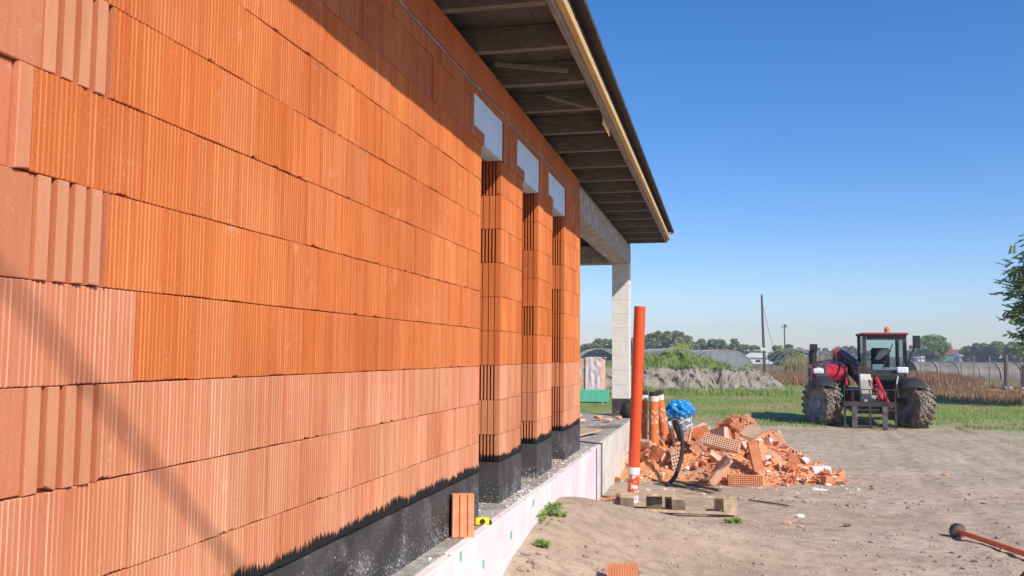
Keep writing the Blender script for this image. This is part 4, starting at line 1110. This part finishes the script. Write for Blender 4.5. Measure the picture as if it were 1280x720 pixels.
# ------------------------------------------------------------------ fence posts, poles, small houses
Gf = 'slim posts of the wire fence at the right'
fp = thing('fence_post', 'slim weathered post of the wire fence behind the weeds', 'fence post', (0, 0, 0), 0, Gf)
MB().tube([(0, 0, -.2), (.01, 0, 1.8)], [.045, .04], 8).build('post', M('grey_post', (.30, .26, .21), None, 8, .9, .3, .003), fp)
MB().box(-.05, .05, -.05, .05, 1.801, 1.82).build('cap', polem, fp)
ff = True; fpts = []
for (px_, dd) in ((1150, 64), (1175, 62), (1201, 60), (1217, 57), (1236, 55), (1275, 52), (1300, 50)):
    o = fp if ff else copy_tree(fp); ff = False; p = at_depth(px_, dd); o.location = (p.x, p.y, g(p.x, p.y)); fpts.append(o.location.copy())
wr = MB()
for a, b2 in zip(fpts, fpts[1:]):
    for z in (.5, 1.1, 1.65): wr.tube([a+Vector((0, 0, z)), b2+Vector((0, 0, z))], .006, 4, False)
tag(wr.build('fence_wire', steel), 'thin wires strung between the slim fence posts', 'fence wire')
for (px_, dd, h_, lab) in ((1257, 47, 1.85, 'thick dark old post standing taller than the fence at the right'), (1279, 46, 1.35, 'short dark stump post at the right edge of the picture')):
    p = at_depth(px_, dd); o = thing('old_post', lab, 'post', (p.x, p.y, g(p.x, p.y)), .4)
    MB().tube([(0, 0, -.2), (.02, .02, .5), (0, 0, h_)], [.17, .13, .11], 9).build('post', oldwood, o)
    q = MB(); vs, fs = CH_[3]; q.add([(v[0]*.35, v[1]*.35, v[2]*.3+.1) for v in vs], fs); q.build('rubble_foot', stonem, o)
# wooden utility pole
p = at_depth(954.5, 78); up_ = thing('utility_pole', 'tall weathered wooden utility pole with white box low on it', 'utility pole', (p.x, p.y, 0))
MB().tube([(.12, 0, -.3), (0, 0, 3), (-.10, 0, 7.0)], [.14, .12, .09], 10).build('post', polem, up_)
MB().box(-.28, .30, -.16, .10, 2.15, 2.42).build('white_box', whitep, up_, bevel=.02)
MB().tube([(-.10, 0, 7.0), (-.10, 0, 7.18)], .05, 8).build('cap', steel, up_)
q = MB(); a = Vector((-.08, 0, 6.6)); b2 = Vector((1.25, 1.0, 1.4)); q.tube([a.lerp(b2, k/8)+Vector((0, 0, -.5*math.sin(math.pi*k/8))) for k in range(9)], .018, 5); q.build('stay_wire', steel, up_)
p = at_depth(981, 150); up2 = thing('utility_pole', 'thinner farther pole with small crossarm right of the tall wooden one', 'utility pole', (p.x, p.y, 0))
MB().tube([(0, 0, -.3), (0, 0, 6.9)], [.14, .10], 8).build('post', polem, up2)
MB().box(-.55, .55, -.06, .06, 6.55, 6.68).build('crossarm', polem, up2); MB().box(-.10, .25, -.1, .1, 6.7, 7.05).build('lamp_head', steel, up2)
def hut(px_, depth, w_, h_, wallm, roofm, lab, rz=0, d_=5):
    p = at_depth(px_, depth); o = thing('small_house', lab, 'house', (p.x, p.y, -.3), rz)
    MB().box(-w_/2, w_/2, -d_/2, d_/2, 0, h_*.6).build('wall', wallm, o)
    MB().prism([(-w_/2-.3, h_*.6+.005), (w_/2+.3, h_*.6+.005), (w_/2*.55, h_), (-w_/2*.55, h_)], -d_/2-.3, d_/2+.3, 'Y').build('roof', roofm, o)
    MB().box(-.5, .5, -d_/2-.04, -d_/2-.01, .6, h_*.42).build('window', steel, o)
hut(947, 190, 6, 2.6, whitep, whitep, 'low white building at the foot of the tall wooden pole')
hut(1156, 240, 4.5, 2.8, whitep, whitep, 'tiny white house left of the round tree trunk base', 0)
hut(1192, 280, 9, 4.4, M('teal_wall', (.10, .34, .32), None, 2, .8, 0), M('red_roof', (.40, .14, .08), None, 2, .8, 0), 'far teal house with reddish roof right of the round tree')
hut(1211, 250, 6, 3.8, whitep, whitep, 'white far house between teal house and dark trees')
hut(1226, 255, 4, 2.6, whitep, stonem, 'small far whitewashed shed at the right of the white house')
hut(1272, 250, 9, 2.2, whitep, stonem, 'long low pale shed far behind the pale tunnel')
# ------------------------------------------------------------------ telehandler
p = at(1087, 534, 0); TX = thing('telehandler', 'red telehandler with glazed cab, big muddy tyres and pallet forks lowered to the ground', 'telehandler', (p.x, p.y+.35, g(p.x, p.y)-.06), rad(-2.5))
def wheel(x, y, steer, r_=.615, wd=.46, side=-1):
    wv = bpy.data.objects.new('wheel', None); COL.objects.link(wv); wv.parent = TX; wv.location = (x, y, r_); wv.rotation_euler = (0, 0, steer); wv.empty_display_size = .2
    h_ = wd/2; q = MB()
    q.lathe([(-h_*.78, r_*.52), (-h_*.95, r_*.60), (-h_, r_*.78), (-h_*.86, r_*.90), (-h_*.5, r_*.945), (h_*.5, r_*.945), (h_*.86, r_*.90), (h_, r_*.78), (h_*.95, r_*.60), (h_*.78, r_*.52)], 'X', 44)
    nl = 21
    for i in range(nl):
        for sg in (-1, 1):
            a = 2*math.pi*(i+(.5 if sg > 0 else 0))/nl; R1 = Matrix.Rotation(a, 4, 'X')
            for (x0, x1, z0, z1, yw, ysh) in ((.0, .42, .93, 1.0, .052, .02), (.38, .80, .925, .99, .058, -.035), (.78, 1.02, .84, .965, .064, -.07)):
                xa, xb = sorted((sg*x0*h_, sg*x1*h_)); q.box(xa, xb, -yw/2*1.25+ysh, yw/2*1.25+ysh, r_*z0, r_*z1, R1)
    q.build('tyre', tyrem, wv)
    q = MB(); o_ = side
    q.lathe([(o_*h_*.80, r_*.53), (o_*h_*.84, r_*.50), (o_*h_*.55, r_*.46), (o_*h_*.25, r_*.40), (o_*h_*.22, r_*.20), (o_*h_*.5, r_*.17), (o_*h_*.52, 0.001)], 'X', 32)
    q.lathe([(-o_*h_*.80, r_*.53), (-o_*h_*.5, r_*.48), (-o_*h_*.1, r_*.42), (o_*h_*.1, .001)], 'X', 32)
    for k in range(8):
        a = k*math.pi/4; q.lathe([(o_*h_*.22, .016), (o_*h_*.36, .016), (o_*h_*.37, .001)], 'X', 8, Matrix.Translation((0, math.cos(a)*r_*.29, math.sin(a)*r_*.29)))
    q.build('rim', rimm, wv); return wv
ST = rad(29)
wheel(-1.06, 0, ST); wheel(1.06, 0, ST, side=1); wheel(-1.02, 2.75, 0, side=-1); wheel(1.02, 2.75, 0, side=1)
T = lambda b_, n, mt_, **k: b_.build(n, mt_, TX, **k)
T(MB().box(-.42, .42, -.35, 3.3, .45, .95), 'chassis', steel, bevel=.03)
T(MB().box(-.85, .85, -.09, .09, .52, .70), 'axle', steel, bevel=.03); T(MB().box(-.85, .85, 2.66, 2.84, .52, .70), 'axle', steel, bevel=.03)
# engine bonnet on the left of the picture
T(MB().prism([(.55, 1.15), (3.15, 1.15), (3.2, 1.72), (1.6, 1.70), (.75, 1.58), (.5, 1.38)], -1.28, -.38, 'X'), 'bonnet', redm, bevel=.05)
T(MB().prism([(.45, .70), (3.1, .70), (3.1, 1.147), (.52, 1.147)], -1.20, -.40, 'X'), 'engine_side', steel, bevel=.02)
T(MB().lathe([(-.001, .001), (-.02, .09), (.05, .10), (.10, .06)], 'X', 16, Matrix.Translation((-1.10, .53, 1.43)) @ Matrix.Rotation(rad(90), 4, 'Z')), 'headlight', lampm)
T(MB().box(-1.24, -.98, .47, .53, 1.36, 1.50), 'headlight', lampm, bevel=.03)
def fender(cx, w_, nm):
    q = MB(); A_ = list(range(40, 141, 8)); V_ = [k/6-1 for k in range(13)]
    for lay in (0, .02):
        for a in A_:
            for v_ in V_:
                r_ = .715-.11*abs(v_)**3-.03*(abs(a-90)/50)**3-lay
                q.v.append((cx+v_*w_/2, math.cos(rad(a))*r_, .60+math.sin(rad(a))*r_))
    na, nv = len(A_), len(V_); o2 = na*nv
    for i in range(na-1):
        for k in range(nv-1):
            a = i*nv+k; q.f += [(a, a+1, a+nv+1, a+nv), (o2+a, o2+a+nv, o2+a+nv+1, o2+a+1)]
    for k in range(nv-1): q.f += [(k, k+o2, k+1+o2, k+1), ((na-1)*nv+k, (na-1)*nv+k+1, (na-1)*nv+k+1+o2, (na-1)*nv+k+o2)]
    for i in range(na-1): q.f += [(i*nv, (i+1)*nv, (i+1)*nv+o2, i*nv+o2), (i*nv+nv-1, i*nv+nv-1+o2, (i+1)*nv+nv-1+o2, (i+1)*nv+nv-1)]
    T(q, nm, blackr, smooth=False)
fender(-1.04, .56, 'mudguard'); fender(1.04, .56, 'mudguard')
for k in range(6): T(MB().box(-1.295, -1.281, 1.0+.14*k, 1.08+.14*k, 1.22, 1.50), 'grille', steel)
T(MB().box(-1.292, -1.281, 2.0, 2.9, 1.3, 1.42), 'side_stripe', greyp)
T(MB().prism([(.42, 1.30), (.56, 1.30), (.78, 1.60), (.70, 1.62)], -1.2, -.9, 'X'), 'bonnet_trim', steel, bevel=.01)
for (a_, b_2, c_2) in (((-.55, 1.4, 1.72), (-.30, .5, 1.62), (-.12, -.2, 1.45)), ((-.62, 1.2, 1.70), (-.48, .3, 1.50), (-.40, -.1, 1.10)), ((-.45, .4, 1.2), (-.55, .1, .9), (-.5, .0, .6))): T(MB().tube([a_, b_2, c_2], .022, 8), 'hydraulic_hose', blackr)
T(MB().tube([(-.66, .6, 1.60), (-.66, .6, 1.86), (-.66, 1.5, 1.90), (-.66, 1.5, 1.7)], .016, 6), 'grab_rail', steel)
T(MB().box(.05, .95, .498, .545, 1.02, 1.18), 'cowl_grille', steel)
# exhaust and air intake column at far left
T(MB().tube([(-1.22, 1.0, 1.6), (-1.22, 1.0, 1.95)], .10, 14), 'air_filter', blackr); T(MB().tube([(-1.22, 1.0, 1.95), (-1.22, 1.0, 2.05), (-1.16, .95, 2.1)], [.05, .05, .045], 10), 'exhaust_stack', steel)
T(MB().box(-1.30, -1.10, .86, .94, 1.96, 2.14), 'mirror', blackr, bevel=.02); T(MB().bar((-1.15, .95, 1.65), (-.75, 1.3, 1.72), .05, .05), 'mirror_arm', steel)
# cab
cx0, cx1, cy0, cy1, cz0, cz1 = .00, 1.03, .55, 1.95, .95, 2.40
T(MB().box(cx0, cx1, cy0, cy1, cz0-.25, 1.42), 'cab_base', blackr, bevel=.03)
T(MB().box(cx0-.05, cx1+.05, cy0-.08, cy1+.05, cz1-.03, cz1+.035), 'cab_roof', roofm_, bevel=.03)
for (x, y) in ((cx0+.035, cy0+.035), (cx1-.035, cy0+.035), (cx0+.035, cy1-.035), (cx1-.035, cy1-.035)): T(MB().box(x-.045, x+.045, y-.035, y+.035, 1.42, cz1-.03), 'cab_pillar', steel, bevel=.01)
T(MB().box(cx0+.091, cx1-.091, cy0, cy0+.06, 1.40, 1.47), 'window_rail', steel); T(MB().box(cx0+.091, cx1-.091, cy0, cy0+.06, cz1-.15, cz1-.035), 'window_rail', steel)
T(MB().box(cx0+.092, cx1-.092, cy0+.02, cy0+.028, 1.471, cz1-.151), 'windscreen', glass)
T(MB().box(cx0+.02, cx0+.028, cy0+.07, cy1-.07, 1.43, cz1-.06), 'side_window', glass); T(MB().box(cx1-.028, cx1-.02, cy0+.07, cy1-.07, 1.43, cz1-.06), 'side_window', glass)
T(MB().box(cx0+.07, cx1-.07, cy1-.028, cy1-.02, 1.43, cz1-.06), 'rear_window', glass)
T(MB().box(.28, .74, 1.35, 1.50, 1.35, 2.05), 'seat_back', blackr, bevel=.05); T(MB().box(.26, .76, 1.0, 1.5, 1.25, 1.40), 'seat', blackr, bevel=.05)
T(MB().lathe([(0, .17), (.02, .19), (.04, .17), (.02, .15), (0, .17)], 'Z', 24, Matrix.Translation((.45, .86, 1.62)) @ Matrix.Rotation(rad(35), 4, 'X')), 'steering_wheel', blackr)
T(MB().prism([(.30, 1.75), (.42, 1.98), (.62, 2.05), (.72, 1.96), (.55, 1.85), (.42, 1.74)], .80, .84, 'Y'), 'sun_shade', greyp)
T(MB().box(.22, .50, .62, .70, 1.472, 1.62), 'paper_tray', whitep, bevel=.01); T(MB().box(.52, .86, .64, .70, 1.472, 1.55), 'dash_clutter', whitep, bevel=.01)
T(MB().tube([(.45, .50, 1.50), (.70, .49, 2.15)], .012, 6), 'wiper', steel)
T(MB().lathe([(0, .075), (.10, .07), (.14, .04), (.15, .001)], 'Z', 16, Matrix.Translation((.62, .85, cz1+.05))), 'beacon', beac)
T(MB().box(.78, 1.05, cy0-.12, cy0-.02, 1.40, 1.56), 'headlight', lampm, bevel=.03)
T(MB().tube([(1.05, .55, 1.55), (1.12, .45, 1.9), (1.25, .42, 2.15)], .018, 6), 'mirror_arm', steel); T(MB().box(1.16, 1.34, .38, .44, 2.05, 2.36), 'mirror', blackr, bevel=.02)
T(MB().tube([(.80, .35, 1.35), (.75, .1, 1.32), (.70, -.05, 1.15), (.72, -.1, .8)], .022, 8), 'hose', greyp)
# boom
T(MB().bar((-.26, 3.2, 1.75), (-.12, .35, 1.38), .30, .34), 'boom', steel, bevel=.02); T(MB().bar((-.18, 1.8, 1.53), (-.07, -.30, 1.15), .22, .26), 'inner_boom', steel, bevel=.015)
T(MB().tube([(-.38, 2.4, 1.95), (-.10, .3, 1.55)], .07, 12), 'lift_cylinder', steel)
T(MB().box(-.6, -.35, 2.4, 3.2, 1.70, 2.0), 'boom_pivot', redm, bevel=.03)
T(MB().prism([(.15, .78), (1.2, .80), (1.5, 1.30), (.6, 1.38), (.25, 1.12)], -.46, -.40, 'X'), 'side_plate', redm, bevel=.01)
T(MB().prism([(-.10, .55), (.45, .55), (.45, 1.22), (.05, 1.10)], .28, .34, 'X'), 'side_plate', redm, bevel=.01)
T(MB().prism([(-.50, .42), (-.30, .42), (-.22, 1.38), (-.38, 1.42), (-.52, 1.25)], -.20, .06, 'X'), 'boom_nose', creamp, bevel=.02)
T(MB().box(-.24, .08, -.42, -.22, 1.40, 1.56), 'nose_bracket', steel, bevel=.01)
T(MB().prism([(-.55, .42), (-.25, .42), (-.2, .80), (-.15, 1.15), (-.35, 1.0)], .18, .34, 'X'), 'tilt_link', redm, bevel=.015)
T(MB().bar((.20, -.25, 1.30), (.50, -.42, .55), .09, .07), 'tilt_arm', redm, bevel=.01); T(MB().box(-.04, .22, -.40, -.28, .62, .86), 'valve_block', greyp, bevel=.02)
T(MB().tube([(.05, -.34, 1.02), (.05, -.34, 1.30)], .06, 12), 'accumulator', orangem); T(MB().tube([(-.15, -.4, 1.35), (.05, -.55, 1.2), (.22, -.5, .9), (.3, -.4, .7)], .016, 6), 'hose', blackr)
T(MB().box(-.42, -.33, -.45, -.20, .45, .80), 'nose_plate', redm, bevel=.01)
# carriage, guard and forks
q = MB()
q.box(-.60, .60, -.70, -.62, .60, .72); q.box(-.60, .60, -.70, -.58, .50, .545); q.box(-.60, .60, -.69, -.63, .10, .15)
for x in (-.58, .0, .58): q.box(x-.025, x+.025, -.692, -.632, .03, .60)
T(q, 'fork_carriage', steel)
q = MB()
for x in (-.58, -.39, -.19, .0, .2, .39, .58): q.box(x-.009, x+.009, -.672, -.594, .72, 1.0)
q.box(-.59, .59, -.674, -.592, 1.0, 1.02); T(q, 'load_guard', steel)
for x in (-.36, .33):
    q = MB(); q.box(x-.06, x+.06, -.755, -.703, .02, .60); q.prism([(-.703, .015), (-.755, .015), (-1.85, -.01), (-1.85, .004), (-.9, .065), (-.703, .075)], x-.055, x+.055, 'X'); T(q, 'fork', forks, bevel=.004)
T(MB().box(-.35, .35, -.62, -.40, .42, .60), 'carriage_bracket', steel, bevel=.01)
T(MB().box(.45, .95, .15, .55, .60, .95), 'step_box', blackr, bevel=.03); T(MB().box(.0, .9, .1, .54, 1.2, 1.40), 'front_cowl', blackr, bevel=.05)

# ------------------------------------------------------------------ unseen pole and stay, added behind the viewer to cast the wall's diagonal shadow
def onwall(px_, py_):
    d = ray(px_, py_); return EYE+d*(WX/d.x)
LA, LB = onwall(35, 385), onwall(300, 716)
A = LA+SUN*9.4; B = LB+SUN*8.4; dd = B-A
sA = A-dd*((11.0-A.z)/-dd.z if False else (A.z-11.0)/dd.z); 
kz = (A.z-11.0)/dd.z; top = A-dd*kz*1.0
kb = (-.1-A.z)/dd.z; bot = A+dd*kb
sp_ = thing('shadow_stay_pole', 'unseen timber pole with one thick stay rope, added behind the viewer to cast the diagonal wall shadow', 'utility pole', (top.x, top.y, 0))
MB().tube([(0, 0, -.5), (0, 0, 11.2)], [.16, .10], 12).build('post', polem, sp_)
q = MB(); q.tube([top-Vector((top.x, top.y, 0)), bot-Vector((top.x, top.y, 0))], .016, 8); q.build('stay_rope', steel, sp_)

# ------------------------------------------------------------------ light haze
hz = MB().box(-400, 400, -80, 460, -2.5, 16).build('haze', None); hz['kind'] = 'stuff'; hz['label'] = 'thin pale air haze over the flat fields'; hz['category'] = 'haze'
m = bpy.data.materials.new('haze_air'); m.use_nodes = True; t = m.node_tree; t.nodes.remove(t.nodes['Principled BSDF'])
v = t.nodes.new('ShaderNodeVolumePrincipled'); v.inputs['Color'].default_value = (.80, .88, 1, 1); v.inputs['Density'].default_value = .0009; v.inputs['Anisotropy'].default_value = .2
t.links.new(v.outputs[0], t.nodes['Material Output'].inputs['Volume']); hz.data.materials.append(m)
